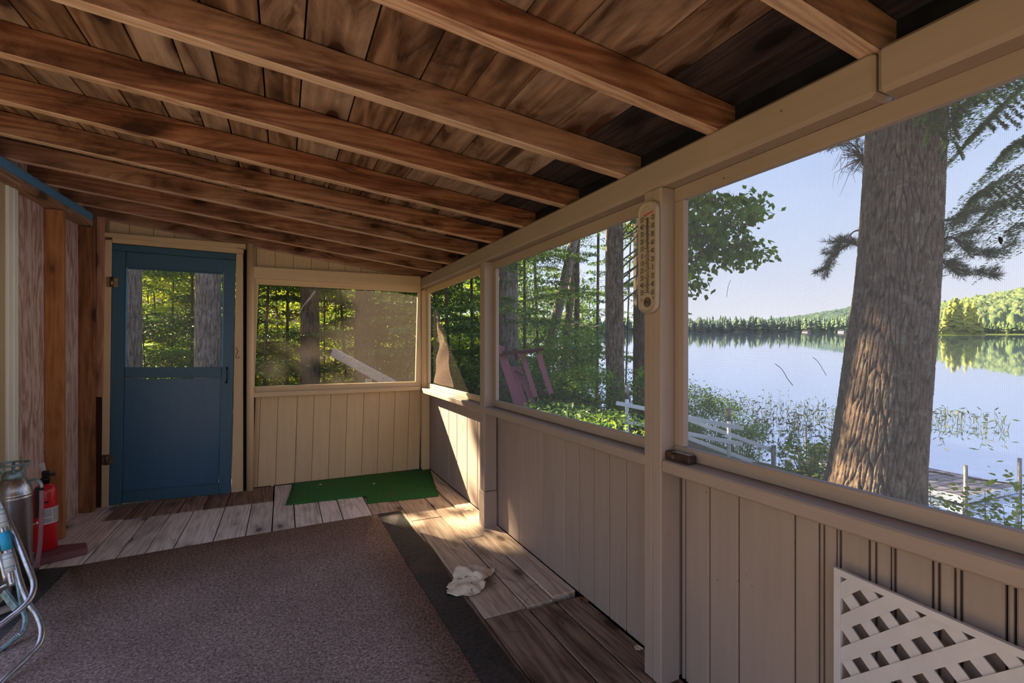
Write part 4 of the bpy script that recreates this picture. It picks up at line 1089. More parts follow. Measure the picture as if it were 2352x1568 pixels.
# ---------- trunks
def cell(u, v, per, seed):
    """distance to the nearest and second nearest jittered point; u wraps after per cells"""
    iu = np.floor(u).astype(int); iv = np.floor(v).astype(int)
    f1 = np.full(u.shape, 9.0); f2 = np.full(u.shape, 9.0)
    for du in (-1, 0, 1):
        for dv in (-1, 0, 1):
            cu, cv = iu + du, iv + dv; key = ((cu % per) * 374761 + cv * 668265 + seed * 97) & 0x7fffffff
            h1 = ((key * 1103515245 + 12345) >> 8) % 1000 / 1000.0; h2 = ((key * 69069 + 777) >> 7) % 1000 / 1000.0
            d = np.hypot(u - (cu + .1 + .8 * h1), v - (cv + .1 + .8 * h2))
            f2 = np.minimum(np.maximum(f1, d), f2); f1 = np.minimum(f1, d)
    return f1, f2
def trunk_mesh(name, axis_pts, radii, mat, parent, plates=16, vscale=5.0, depth=.02, nu=96, nv=160, flare=None, seed=1):
    """trunk along a smooth path, bark plates raised between furrows"""
    sp = spline(axis_pts, 8); L = [0.0]
    for a, b in zip(sp, sp[1:]): L.append(L[-1] + (b - a).length)
    tt = np.linspace(0, L[-1], nv)
    px = np.interp(tt, L, [p.x for p in sp]); py = np.interp(tt, L, [p.y for p in sp]); pz = np.interp(tt, L, [p.z for p in sp])
    li = [0.0]
    for a, b in zip(axis_pts, axis_pts[1:]): li.append(li[-1] + (Vector(b) - Vector(a)).length)
    rr = np.interp(tt / L[-1], np.array(li) / li[-1], radii)
    th_ = np.linspace(0, 2 * np.pi, nu, endpoint=False)
    TH, TT = np.meshgrid(th_, tt); R = np.repeat(rr[:, None], nu, 1)
    uu = TH / (2 * np.pi) * plates + .25 * np.sin(TT * 3 + TH * 2); vv = TT * vscale / 2.2
    f1, f2 = cell(uu % plates, vv + .6 * np.sin(TH * 5), plates, seed)
    edge = np.clip((f2 - f1) / .28, 0, 1)
    f1b, f2b = cell((uu * 2) % (plates * 2), vv * 2.2 + 3, plates * 2, seed + 5)
    e2 = np.clip((f2b - f1b) / .3, 0, 1)
    disp = (edge ** .6 - 1) * depth + (e2 - 1) * depth * .25 + np.random.default_rng(seed).normal(0, depth * .05, TH.shape)
    R = R + disp
    if flare is not None: R = R * (1 + flare * np.exp(-TT / .28) * (1 + .35 * np.sin(TH * 5 + 1)))
    Vx = px[:, None] + R * np.cos(TH); Vy = py[:, None] + R * np.sin(TH); Vz = np.repeat(pz[:, None], nu, 1)
    idx = np.arange(nu * nv).reshape(nv, nu); nxt = np.roll(idx, -1, 1)
    F = np.stack([idx[:-1].ravel(), nxt[:-1].ravel(), nxt[1:].ravel(), idx[1:].ravel()], 1)
    crack = (1 - np.clip(edge * 1.6, 0, 1)) * .9 + (1 - e2) * .25
    return np_mesh(name, np.stack([Vx.ravel(), Vy.ravel(), Vz.ravel()], 1), F, mat, parent, attr={'crack': np.clip(crack, 0, 1).ravel()}, smooth=True)

def trunk_r(px_w, px, d): u = (px - PX0) / FPX; return px_w * d / FPX / math.sqrt(1 + u * u) / 2
# the big pine by the near window
bd = 4.6
ctr = [(2000, 1175, 136), (2003, 1130, 124), (2012, 1060, 116), (2027, 930, 110), (2041, 797, 106), (2058, 650, 100), (2068, 500, 97), (2080, 270, 94), (2095, 0, 90), (2110, -400, 80)]
cpts = [P(x, y, D=bd) for x, y, w in ctr]; cr = [trunk_r(2 * w, 2040, bd) for x, y, w in ctr]
big = empty('pine_tree', (cpts[0].x, cpts[0].y, -.3), label='huge pine tree with deeply furrowed brown bark rising just outside the near window', cat='tree')
trunk_mesh('trunk', cpts, cr, 'bark_pine', big, plates=56, vscale=5.6, depth=.022, nu=420, nv=620, flare=None, seed=3)
# needle boughs of the big pine
def bough(parent, pts, n_tw, nl, mat='leaf_pine', r=.014, spread=.35, nlen=.075, name='bough', droop=.0, curl=None):
    sp = [Vector(p) for p in spline(pts, 8)]
    bm_ = MB().tube(sp, [max(.002, r * (1 - .85 * i / len(sp))) for i in range(len(sp))], 6)
    Cn, A = [], []
    for k in range(n_tw):
        i = random.randint(int(len(sp) * .12), len(sp) - 2); p = sp[i]; d = (sp[i + 1] - sp[i]).normalized()
        s = d.cross(Vector((0, 0, 1))).normalized() * random.choice([-1, 1])
        tdir = (d * random.uniform(.5, 1.0) + s * random.uniform(.2, .9) + Vector((0, 0, random.uniform(-.25, .45)))).normalized()
        ln = random.uniform(.4, 1.0) * spread * (1 - .4 * i / len(sp)); e_ = p + tdir * ln + Vector((0, 0, -droop * ln))
        bm_.tube([p, p.lerp(e_, .5) + Vector((0, 0, .02)), e_], [.004, .003, .0015], 4)
        for q in range(nl):
            t = random.uniform(.45, 1.05); Cn.append(p.lerp(e_, t))
            A.append(tdir * random.uniform(.4, 1.1) + Vector((random.gauss(0, .55), random.gauss(0, .55), random.gauss(0, .5))))
    Cn = np.array(Cn); A = np.array(A); N = RNG.normal(0, 1, Cn.shape)
    br = bm_.build(name, 'bark_dark', parent)
    foliage('needles', Cn, A, N, RNG.uniform(.7, 1.1, len(Cn)) * nlen, np.full(len(Cn), .0042), mat, br, lane=False)
    return br
bough(big, [P(2120, 640, D=4.7), P(2175, 545, D=4.4), P(2235, 585, D=4.3), P(2320, 572, D=4.2)], 34, 60, spread=.30)
bough(big, [P(2110, 600, D=4.7), P(2160, 600, D=4.5), P(2200, 625, D=4.4), P(2258, 632, D=4.3)], 26, 70, spread=.24)
bough(big, [P(2120, 500, D=4.8), P(2180, 505, D=4.6), P(2230, 490, D=4.5), P(2262, 478, D=4.5)], 16, 45, spread=.2)
bough(big, [P(2010, 590, D=4.9), P(1960, 560, D=5.1), P(1930, 575, D=5.2), P(1900, 618, D=5.3)], 36, 60, spread=.3)
bough(big, [P(2010, 540, D=4.9), P(1965, 530, D=5.2), P(1940, 560, D=5.4)], 18, 50, spread=.26)
bough(big, [P(2010, 440, D=5.0), P(1985, 380, D=5.0), P(1955, 330, D=5.0), P(1900, 345, D=5.0)], 22, 40, spread=.3)
# bare twigs left of the trunk
m = MB(); rr_ = random.Random(5)
root = P(1985, 360, D=4.8)
for k in range(34):
    a = P(rr_.uniform(1930, 1975), rr_.uniform(330, 400), D=4.9); b = a + Vector((rr_.uniform(-.18, .05), rr_.uniform(-.1, .1), rr_.uniform(-.26, .05)))
    mid = a.lerp(b, .5) + Vector((rr_.uniform(-.05, .05), 0, rr_.uniform(-.04, .06)))
    m.tube([root, a, mid, b], [.005, .0028, .0016, .0008], 4)
m.build('bare_twigs', 'bark_dark', big, kind='stuff')

# hemlock boughs hanging at the right of the near window
hem = empty('hemlock_tree', (6.6, -1.0, float(terrain(6.6, -1.0))), label='hemlock whose dark drooping boughs hang into the right side of the near window', cat='tree')
trunk_mesh('trunk', [Vector((6.6, -1.0, float(terrain(6.6, -1.0)) - .1)), Vector((6.6, -1.0, 3)), Vector((6.65, -1.0, 8))], [.24, .21, .12], 'bark_dark', hem, nu=40, nv=60)
def hem_bough(parent, p0, p1, n, mat='leaf_hemlock', droop=.12, spread=.75, ls=.034):
    d = p1 - p0; L = math.hypot(d.x, d.y); az = math.atan2(d.y, d.x); rise = (d.z + droop * L * L) / L
    bm_ = MB(); limb(bm_, p0, az, L * 1.02, droop, rise, .012); br = bm_.build('bough', 'bark_dark', parent)
    Pn, A = spray_branch(p0, az, L, droop, int(n * 1.5), rise, spread, .85); n = len(Pn)
    N = RNG.normal(0, .35, Pn.shape); N[:, 2] += 1
    foliage('sprays', Pn, A, N, RNG.uniform(.8, 1.3, n) * ls, RNG.uniform(.8, 1.2, n) * ls * .42, mat, br, lane=False)
for (x0, y0, x1, y1, d0, d1, n) in ((2520, 330, 2252, 442, 5.2, 4.6, 7000), (2500, 420, 2290, 470, 5.2, 4.6, 4000), (2480, 250, 2330, 330, 5.0, 4.6, 3000), (2560, 80, 2220, 235, 5.0, 4.3, 6000), (2450, 60, 2140, 240, 4.6, 4.1, 6500),
                                    (2440, 120, 2260, 290, 4.6, 4.3, 3500), (2500, 480, 2335, 515, 5.0, 4.8, 1400)):
    hem_bough(hem, P(x0, y0, D=d0), P(x1, y1, D=d1), n)
hem_bough(big, P(2100, 130, D=4.25), P(2145, 300, D=4.0), 3500, 'leaf_hemlock', .05, .30, .028)
hem_bough(big, P(2170, 150, D=4.25), P(2185, 330, D=4.1), 2500, 'leaf_hemlock', .05, .25, .028)

# ---------- the oak branch left in the near window
ok = empty('oak_tree', (5.1, 6.6, float(terrain(5.1, 6.6))), label='oak with lobed leaves whose branches reach in beside the near post', cat='tree')
trunk_mesh('trunk', [Vector((5.1, 6.6, -.5)), Vector((5.1, 6.7, 2)), Vector((5.2, 6.8, 7))], [.10, .09, .05], 'bark_gray', ok, nu=32, nv=60)
def oak_clumps(parent, centers, per, spread, size, mat='leaf_oak', lane=True):
    Cn = []
    for c in centers: Cn.append(np.array(c)[None] + RNG.normal(0, 1, (per, 3)) * np.array([spread, spread, spread * .6]))
    Cn = np.concatenate(Cn); n = len(Cn); A = RNG.normal(0, 1, (n, 3)); A[:, 2] -= .5; N = RNG.normal(0, .6, (n, 3)); N[:, 2] += 1
    # two crossed blades give each leaf its lobes
    A2 = A + RNG.normal(0, .9, A.shape)
    Ca, Aa, Na = np.concatenate([Cn, Cn]), np.concatenate([A, A2]), np.concatenate([N, N])
    L = RNG.uniform(.7, 1.25, 2 * n) * size
    return foliage('leaves', Ca, Aa, Na, L, L * .6, mat, parent, lane=lane)
oc = []
d_ok = 6.6
for (x, y) in ((1590, 450), (1620, 455), (1650, 465), (1690, 475), (1720, 470), (1715, 500), (1680, 520), (1640, 500), (1600, 500), (1590, 540), (1620, 545), (1650, 560), (1700, 560), (1725, 575), (1690, 590), (1650, 590), (1610, 580), (1590, 610), (1585, 650), (1560, 520), (1540, 480), (1520, 560), (1500, 500), (1540, 620)):
    oc.append(P(x + random.uniform(-8, 8), y + random.uniform(-8, 8), D=d_ok + random.uniform(-.4, .4)))
oak_clumps(ok, oc, 70, .13, .105, lane=False)
m = MB()
tr_ = Vector((5.12, 6.72, 3.0))
for q in oc[::2]: m.tube(spline([Vector((5.12, 6.72, q.z - .3)), (Vector((5.12, 6.72, q.z)) * .5 + q * .5) + Vector((0, 0, .1)), q], 4), [.014] * 4 + [.008] * 4 + [.003], 5)
m.build('branches', 'bark_dark', ok, kind='stuff')

# ---------- the other trees seen through the windows
def tz(x, y): return float(terrain(x, y))
def tree(name, px, w, d, label, barkm, crown=None, top=11.0, lean=(0, 0), plates=14, group=None, nu=64, nv=150, dep=.010, rough_=0):
    c = P(px, PY0, D=d); r = trunk_r(w, px, d); zb = tz(c.x, c.y)
    t = empty(name, (c.x, c.y, zb), label=label, cat='tree', group=group)
    pts = [Vector((c.x + lean[0] * (z - 1.2), c.y + lean[1] * (z - 1.2), z)) for z in (zb - .15, zb + .25, 1.2, 3.0, 6.0, top)]
    trunk_mesh('trunk', pts, [r * 1.35, r * 1.12, r, r * .94, r * .8, r * .45], barkm, t, plates=plates, depth=dep, nu=nu, nv=nv, seed=int(px))
    if crown: crown(t, c, pts)
    return t
def hem_crown(z0, z1, R, nb, per, mat='leaf_hemlock', ls=.05, az=None, zfun=None):
    def f(t, c, pts):
        Ps, As = [], []; m = MB()
        for k in range(nb):
            z = random.uniform(z0, z1); a = random.uniform(0, 6.283) if az is None else random.gauss(*az)
            L = R * (1 - .5 * (z - z0) / (z1 - z0)) * random.uniform(.6, 1.1)
            lx = (pts[-1].x - pts[2].x) / (pts[-1].z - pts[2].z) * (z - 1.2); ly = (pts[-1].y - pts[2].y) / (pts[-1].z - pts[2].z) * (z - 1.2)
            s = (c.x + lx, c.y + ly, z); dr = random.uniform(.05, .14)
            Pn, A = spray_branch(s, a, L, dr, per, .15); Ps.append(Pn); As.append(A)
            limb(m, s, a, L * .9, dr, .15, .005)
        Pn, A = np.concatenate(Ps), np.concatenate(As); N = RNG.normal(0, .4, Pn.shape); N[:, 2] += 1; n = len(Pn)
        m.build('boughs', 'bark_dark', t, kind='stuff')
        foliage('sprays', Pn, A, N, RNG.uniform(.7, 1.3, n) * ls, RNG.uniform(.8, 1.2, n) * ls * .45, mat, t)
    return f
def twin(f, g):
    def h(t, c, pts): f(t, c, pts); g(t, c, pts)
    return h
tree('conifer', 297, 62, 5.0, 'gray-barked trunk at the left edge of the door screen', 'bark_gray', None, plates=20, dep=.016, nu=120, nv=300, top=7)
tree('conifer', 478, 63, 7.0, 'thick gray trunk at the right edge of the door screen', 'bark_gray', None, plates=20, dep=.010, nu=120, nv=300)
tree('hemlock_tree', 712, 45, 9.0, 'dark hemlock trunk in the left half of the far window', 'bark_dark', twin(hem_crown(1.6, 5.0, 2.2, 16, 900, az=(-1.9, 1.3)), hem_crown(6.2, 11, 2.8, 44, 420, ls=.1)), dep=.014)
tree('hemlock_tree', 838, 47, 9.6, 'dark hemlock trunk in the right half of the far window, behind the slanted board', 'bark_dark', twin(hem_crown(2.0, 5.5, 2.4, 16, 900, az=(-1.7, 1.3)), hem_crown(6.2, 11, 2.8, 40, 420, ls=.1)), dep=.014)
tree('conifer', 1168, 46, 8.6, 'straight gray trunk behind the maroon planks', 'bark_gray', twin(hem_crown(3.0, 7.0, 1.8, 12, 500), hem_crown(7, 12, 3.0, 44, 420, ls=.1)), dep=.010, top=12)
tree('conifer', 1262, 24, 12.5, 'slim leaning trunk in the middle window, the one that tilts most', 'bark_gray', hem_crown(2.6, 7.0, 2.6, 15, 420, ls=.055), lean=(.20, -.11), dep=.01)
tree('conifer', 1298, 18, 13.5, 'slim slightly leaning trunk in the middle window beside the most tilted one', 'bark_gray', hem_crown(2.4, 7.5, 2.8, 15, 420, ls=.055), lean=(.10, -.05), dep=.01)
tree('hemlock_tree', 1325, 13, 13.0, 'thin dark upright trunk in the middle window between the slim and the thick trunk', 'bark_dark', hem_crown(1.8, 7.0, 2.6, 22, 500, ls=.055), dep=.008)
tree('conifer', 1413, 40, 7.6, 'thick upright gray-brown trunk in the middle window beside the railing post', 'bark_pine', twin(hem_crown(3.2, 6.5, 1.6, 9, 500), hem_crown(7, 12, 3.0, 40, 420, ls=.1)), top=12, plates=18, nu=90, nv=220, dep=.012)
tree('conifer', 1470, 32, 8.4, 'dark trunk in the middle window next to the thermometer', 'bark_dark', hem_crown(2.4, 6.0, 2.0, 12, 600, 'leaf_bright'), dep=.012)
# woodland behind the door, far window and middle window
kinds = [('leaf_hemlock', 'dark green hemlock'), ('leaf_bright', 'mid green young tree'), ('leaf_sunny', 'yellow-green sunlit sapling')]
spots = [(255, 9.5, 2), (330, 8.5, 1), (362, 12, 2), (395, 10, 1), (420, 14, 2), (440, 9, 0), (345, 16, 2), (470, 18, 2), (300, 19, 2), (520, 11, 1), (590, 12, 1), (610, 9.5, 0), (640, 14, 2), (660, 11, 0), (700, 16, 2), (745, 12.5, 1), (770, 15, 2), (790, 11, 0), (815, 19, 2),
         (870, 11.5, 0), (880, 17, 1), (905, 13, 1), (935, 11, 0), (960, 15, 1), (1000, 10, 0), (1030, 8.5, 0), (1055, 12, 1), (1085, 9, 0), (1110, 14, 1), (1205, 12, 0), (1235, 15.5, 0), (1372, 13, 0), (1440, 14, 1)]
n_of = {}
for i, (px, d, kd) in enumerate(spots):
    mat, lab_ = kinds[kd]
    if px < 1120: crown = hem_crown(-.1 + .25 * (kd == 0), 4.8, 1.9 + .06 * d, 26, 560, mat, ls=.055 + .003 * d)
    elif px < 1400: crown = hem_crown(.6, 6.0, 2.5, 30, 620, mat, ls=.075)
    else: crown = hem_crown(1.6, 6.0, 1.9, 24, 520, mat, ls=.075)
    where = 'the door' if px < 560 else 'the far window' if px < 980 else 'the corner window' if px < 1125 else 'the middle window'
    key = (where, kd); same = sorted(q for q, d2, k2 in spots if (('the door' if q < 560 else 'the far window' if q < 980 else 'the corner window' if q < 1125 else 'the middle window'), k2) == key)
    no = ('first', 'second', 'third', 'fourth', 'fifth', 'sixth', 'seventh', 'eighth')[same.index(px)]
    lb_ = f'{lab_} behind {where}, {no} of its kind from the left' if len(same) > 1 else f'only {lab_} behind {where}'
    tree('sapling' if kd else 'hemlock_tree', px, 4 if kd else 7, d, lb_, 'bark_dark', crown, top=7.0, lean=(random.uniform(-.06, .06), random.uniform(-.06, .06)), nu=14, nv=30, plates=8, dep=.004, group=f'{lab_}s behind {where}')
t = empty('hemlock_tree', (-6.6, 12.8, tz(-6.6, 12.8)), label='added hemlock out of view, its dense high crown blocking the sun from the door', cat='tree')  # unseen tree added to keep the sun out of the door opening
trunk_mesh('trunk', [Vector((-6.6, 12.8, tz(-6.6, 12.8) - .1)), Vector((-6.6, 12.8, 5)), Vector((-6.6, 12.8, 11))], [.2, .17, .08], 'bark_dark', t, nu=32, nv=60)
hem_crown(5.2, 10.4, 2.4, 130, 420, ls=.17)(t, Vector((-6.6, 12.8, 1.2)), [Vector((-6.6, 12.8, z)) for z in (0, .5, 1.2, 3, 6, 11)])
# far leafy understorey: too dense and distant to count
n = 26000; az_ = RNG.uniform(-.95, .02, n); d = RNG.uniform(19, 36, n)
x = d * (SY + CY * az_); y = d * (CY - SY * az_); z = terrain(x, y) + RNG.uniform(0, 1, n) ** 1.2 * 7.5
cl = np.sin(x * 1.9 + 2 * np.sin(z)) * np.sin(y * 1.3 + z * 2.1); okk = cl > -.35
Cn = np.stack([x, y, z], 1)[okk]; n = len(Cn)
A = RNG.normal(0, 1, (n, 3)); A[:, 2] -= .4; N = RNG.normal(0, .5, (n, 3)); N[:, 2] += 1
foliage('forest_foliage', Cn, A, N, RNG.uniform(.18, .4, n), RNG.uniform(.12, .26, n), 'leaf_sunny', label='bright leafy understorey deep in the wood beyond the door', cat='foliage')
n = 16000; az_ = RNG.uniform(-.25, .18, n); d = RNG.uniform(15, 30, n)
x = d * (SY + CY * az_); y = d * (CY - SY * az_); z = terrain(x, y) + RNG.uniform(0, 1, n) ** 1.3 * 5.0
Cn = np.stack([x, y, z], 1); A = RNG.normal(0, 1, (n, 3)); N = RNG.normal(0, .5, (n, 3)); N[:, 2] += 1
foliage('forest_foliage', Cn, A, N, RNG.uniform(.12, .3, n), RNG.uniform(.07, .16, n), 'leaf_hemlock', label='dark leafy understorey behind the maroon planks', cat='foliage')

# ---------- shrubs
def shrub(name, px, py, d, rx, rz, n, size, mat, label, group=None, clumps=26, wid=.5, lane=True):
    c = P(px, py, D=d); zb = tz(c.x, c.y)
    t = empty(name, (c.x, c.y, zb), label=label, cat='shrub', group=group)
    V, A = [], []; m = MB()
    for k in range(clumps):
        v = Vector((random.gauss(0, 1), random.gauss(0, 1), random.gauss(0, 1))).normalized() * random.uniform(.35, 1.0) ** .5
        q = Vector((c.x + v.x * rx, c.y + v.y * rx, c.z + v.z * rz))
        if q.z < zb + .05: q.z = zb + .05
        m.tube([Vector((c.x + v.x * .1, c.y + v.y * .1, zb)), Vector((c.x, c.y, zb)).lerp(q, .6) + Vector((0, 0, .08)), q], [.007, .004, .002], 4)
        V.append(np.array(q)[None] + RNG.normal(0, 1, (n // clumps, 3)) * np.array([rx, rx, rz]) * .17)
    V = np.concatenate(V); nn = len(V); A = RNG.normal(0, 1, (nn, 3)); A[:, 2] *= .5; N = RNG.normal(0, .45, (nn, 3)); N[:, 2] += 1
    V[:, 2] = np.maximum(V[:, 2], terrain(V[:, 0], V[:, 1]) + .02)
    m.build('stems', 'bark_dark', t, kind='stuff')
    L = RNG.uniform(.7, 1.3, nn) * size
    foliage('leaves', V, A, N, L, L * wid, mat, t, lane=lane)
    return t
shrub('shrub', 1300, 830, 8.2, .62, .48, 7000, .055, 'leaf_bright', 'bright green rounded shrub in the middle window right of the maroon planks', clumps=44)
shrub('shrub', 1345, 890, 7.0, .55, .30, 5000, .05, 'leaf_bright', 'low green shrub left of the thick upright trunk', clumps=40)
shrub('shrub', 1250, 900, 7.4, .6, .30, 4000, .05, 'leaf_hemlock', 'dark green shrub low behind the maroon planks', clumps=30)
shrub('shrub', 1465, 910, 6.8, .40, .38, 3500, .05, 'leaf_bright', 'green shrub behind the railing post in the middle window', clumps=30)
shrub('shrub', 1620, 985, 8.6, .80, .62, 9000, .05, 'leaf_bright', 'wide green shrub behind the white railing in the near window', clumps=60)
shrub('shrub', 1575, 950, 9.2, .60, .55, 5000, .05, 'leaf_bright', 'tall green shrub against the near post above the railing', clumps=40)
shrub('shrub', 1700, 1020, 7.4, .42, .35, 3500, .042, 'leaf_bright', 'smaller shrub at the lake end of the white railing', clumps=30)
shrub('shrub', 1860, 1045, 5.6, .30, .30, 1300, .055, 'leaf_bright', 'leafy shrub against the left foot of the big trunk', clumps=18, lane=False)
shrub('shrub', 1260, 960, 5.4, .75, .16, 2600, .07, 'leaf_hemlock', 'low ferny ground plants outside the middle window', clumps=40, wid=.4)
shrub('shrub', 1400, 985, 5.0, .55, .14, 1800, .06, 'leaf_bright', 'low green ground plants at the foot of the railing post', clumps=30, wid=.45)
shrub('shrub', 600, 868, 13.5, 1.3, .5, 5000, .09, 'leaf_sunny', 'pale sunlit bush low at the left of the far window', clumps=40)
shrub('shrub', 940, 860, 10.5, 1.0, .5, 3500, .08, 'leaf_hemlock', 'dark bush low at the right of the far window', clumps=40)
shrub('shrub', 1060, 850, 8.0, .8, .4, 3500, .07, 'leaf_hemlock', 'dark bush low in the corner window', clumps=40)
# leafy saplings before the dock, single leaves
def leafy_sprig(px, py0, py1, d, n, size, label, sp=.16):
    a, b = P(px, py0, D=d), P(px + random.uniform(-6, 6), py1, D=d)
    t = empty('sapling', (a.x, a.y, a.z), label=label, cat='sapling', group='sprigs before the dock')
    MB().tube([a, a.lerp(b, .5) + Vector((.01, 0, 0)), b], [.006, .004, .002], 5).build('stem', 'bark_dark', t)
    n = int(n * 1.8); tt = RNG.random(n); C_ = np.array(a)[None] + (np.array(b - a))[None] * tt[:, None] + RNG.normal(0, sp, (n, 3)) * np.array([1, 1, .35])
    A = RNG.normal(0, 1, (n, 3)); A[:, 2] *= .3; N = RNG.normal(0, .35, (n, 3)); N[:, 2] += 1
    L = RNG.uniform(.7, 1.3, n) * size
    foliage('leaves', C_, A, N, L * 1.15, L * .7, 'leaf_sunny', t, lane=False)
for (px, y0, y1, d, n, s, lb) in ((2140, 1190, 1105, 5.4, 90, .055, 'leafy sprig touching the right side of the big trunk'), (2180, 1210, 1150, 5.2, 110, .05, 'low leafy sprig left of the nearer dock pipe'), (2215, 1220, 1150, 5.0, 90, .055, 'leafy sprig in front of the nearer dock pipe'),
                                  (2262, 1230, 1125, 4.8, 80, .075, 'round-leaved sprig between the two dock pipes'), (2310, 1240, 1165, 4.9, 160, .05, 'low leafy sprig right of the round-leaved one'), (2345, 1240, 1090, 4.7, 170, .055, 'tall leafy sprig at the right edge before the farther dock pipe'), (2120, 1180, 1150, 5.2, 60, .045, 'tiny leafy sprig at the foot of the big trunk')):
    leafy_sprig(px, y0 + 40, y1, d, n, s, lb)
for (px, y0, y1, d, n, s, lb) in ((1870, 1120, 1010, 5.3, 140, .055, 'tall leafy sprig beside the left foot of the big trunk'), (1835, 1110, 1030, 5.6, 110, .05, 'leafy sprig left of the tall one at the big trunk'), (1815, 1100, 1065, 5.6, 60, .045, 'lowest leafy sprig beside the last railing post')):
    leafy_sprig(px, y0 + 30, y1, d, n, s, lb, .13)

# ---------- reeds standing in the lake
Cs, As, Ls, Ws = [], [], [], []
def reed(px, py, h):
    q = lake_pt(px, py); az = random.uniform(0, 6.28); ln = Vector((math.cos(az) * random.uniform(.1, .5), math.sin(az) * random.uniform(.1, .5), 1)).normalized()
    Cs.append(q); As.append(ln); Ls.append(h); Ws.append(.018)
    tip = q + ln * h * .9; d = Vector((random.gauss(0, 1), random.gauss(0, 1), random.uniform(-.2, 1.1)))
    Cs.append(tip); As.append(d); Ls.append(random.uniform(.12, .20)); Ws.append(.042)
for k in range(330):
    t = random.random(); px = 1650 + 290 * t ** .9; py = random.gauss(948 + 22 * t, 24 - 6 * t)
    if 900 < py < 1045: reed(px, py, random.uniform(.10, .26))
for k in range(90): reed(random.uniform(1720, 1870), random.gauss(985, 24), random.uniform(.10, .24))
for (cx, cy, n_, sx2) in ((2150, 970, 22, 14), (2170, 965, 12, 8), (2200, 968, 18, 10), (2250, 975, 22, 11), (2300, 985, 16, 9), (2150, 1005, 5, 10), (2268, 1000, 5, 8)):
    for k in range(n_): reed(random.gauss(cx, sx2), random.gauss(cy, 8), random.uniform(.15, .35))
Cn = np.array([list(v) for v in Cs]); A = np.array([list(v) for v in As]); N = RNG.normal(0, 1, Cn.shape)
V, F = leaf_quads(Cn, A, N, np.array(Ls), np.array(Ws))
np_mesh('lake_reeds', V, F, 'leaf_reed', attr={'tone': RNG.uniform(-.2, .3, len(V))}, kind='stuff', label='dark green reeds and arrow-shaped leaves standing in the shallow lake', cat='reeds')

# ---------- dock
c0, c1, c2, c3 = lake_pt(2100, 1110), lake_pt(2212, 1150), lake_pt(2345, 1120), lake_pt(2100, 1072)
zd = max(lake_z(p.x, p.y) for p in (c0, c1, c2)) + .10
dk = empty('dock', (c1.x, c1.y, zd), label='weathered gray plank dock in a pale metal frame beside the big trunk', cat='dock')
dz = lambda px, py: P(px, py, Z=zd)
A0, A1 = dz(2212, 1139), dz(2338, 1115)            # front edge (near corner, right corner)
Wd = (A1 - A0); left = dz(2140, 1122) - A0; left.z = 0; left = left.normalized(); Lv = Wd.copy(); wlen = Wd.length; wd = Wd.normalized()
# planks run along the front edge direction, stacked away to the left
pl = .145; N_ = 18
for k in range(N_):
    a = A0 + left * (k * pl + .004); b = A0 + left * ((k + 1) * pl - .012)
    m = MB(); m.hexa([a + Vector((0, 0, -.03)), a + wd * wlen + Vector((0, 0, -.03)), b + wd * wlen + Vector((0, 0, -.03)), b + Vector((0, 0, -.03)), a, a + wd * wlen, b + wd * wlen, b], .003); m.build('plank', 'dock_plank', dk)
for a, b in ((A0 - wd * .02, A1 + wd * .02), (A0, A0 + left * N_ * pl), (A1, A1 + left * N_ * pl)):
    m = MB(); m.bar(a - Vector((0, 0, .06)) - (left if a is not A0 and b is not A0 else wd) * 0, b - Vector((0, 0, .06)), .02, .11, bev=.003); m.build('frame_rail', 'rail_white', dk)
for (px, py, lab_) in ((2210, 1068, 0), (2342, 1052, 1)):
    base = A0 - left * .03 if lab_ == 0 else A1 + wd * .05; top = P(px, py, D=depth_of(base.x, base.y)); 
    m = MB(); m.tube([Vector((base.x, base.y, zd - 1.1)), Vector((base.x, base.y, top.z))], .026, 14); m.build('pipe', 'pipe_gray', dk)
for q in ([(2100, 1080), (2150, 1084), (2165, 1087), (2192, 1092)], [(2216, 1095), (2255, 1102), (2300, 1107), (2345, 1113)]):
    pts = [P(x, y, Z=zd + .012) for x, y in q]; m = MB(); m.tube(spline(pts, 6), .011, 6); m.build('wet_branch', 'rope_dark', label='dark wet branch lying across the dock, ' + ('left of the nearer pipe' if q[0][0] < 2200 else 'right of the nearer pipe'), cat='branch')
for (px, py0, py1, r_, lb) in ((1851, 980, 1100, .016, 'thin brown pole standing in the lake left of the big trunk'), (1808, 1056, 1100, .035, 'short gray pile in the water beside the last railing post')):
    d = 7.5; a, b = P(px, py1, D=d), P(px, py0, D=d); a.z = min(a.z, lake_z(a.x, a.y) - .4)
    MB().tube([a, b], r_, 12).build('mooring_pole', 'pipe_gray', label=lb, cat='pole')

# ---------- white railing down to the water
rl = empty('railing', P(1676, 1100, D=5.9), label='white metal handrail with four bars and three posts running down toward the dock', cat='railing')
def rbar(x0, y0, d0, x1, y1, d1, w=.012, h=.05): m = MB(); m.bar(P(x0, y0, D=d0), P(x1, y1, D=d1), w, h, bev=.002); m.build('bar', 'rail_white', rl)
rbar(1415, 925, 6.0, 1708, 984, 5.8); rbar(1413, 963, 6.0, 1706, 1020, 5.8)
rbar(1500, 934, 5.95, 1776, 1034, 6.3); rbar(1500, 975, 5.95, 1776, 1078, 6.3); rbar(1776, 1034, 6.3, 1850, 1062, 6.9, h=.035)
for (px, py, d, r_, cap) in ((1440, 885, 6.03, .024, 1), (1674, 935, 5.86, .022, 1), (1777, 1022, 6.27, .030, 0)):
    b = P(px, py, D=d); a = Vector((b.x, b.y, min(tz(b.x, b.y), b.z - .6) - .1)); m = MB(); m.tube([a, b], r_, 16); po = m.build('post', 'pipe_gray' if px > 1700 else 'rail_white', rl)
    if cap: m = MB(); m.tube([b - Vector((0, 0, .17)), b + Vector((0, 0, .004))], r_ + .0015, 16); m.build('worn_sleeve', 'pipe_gray', po)

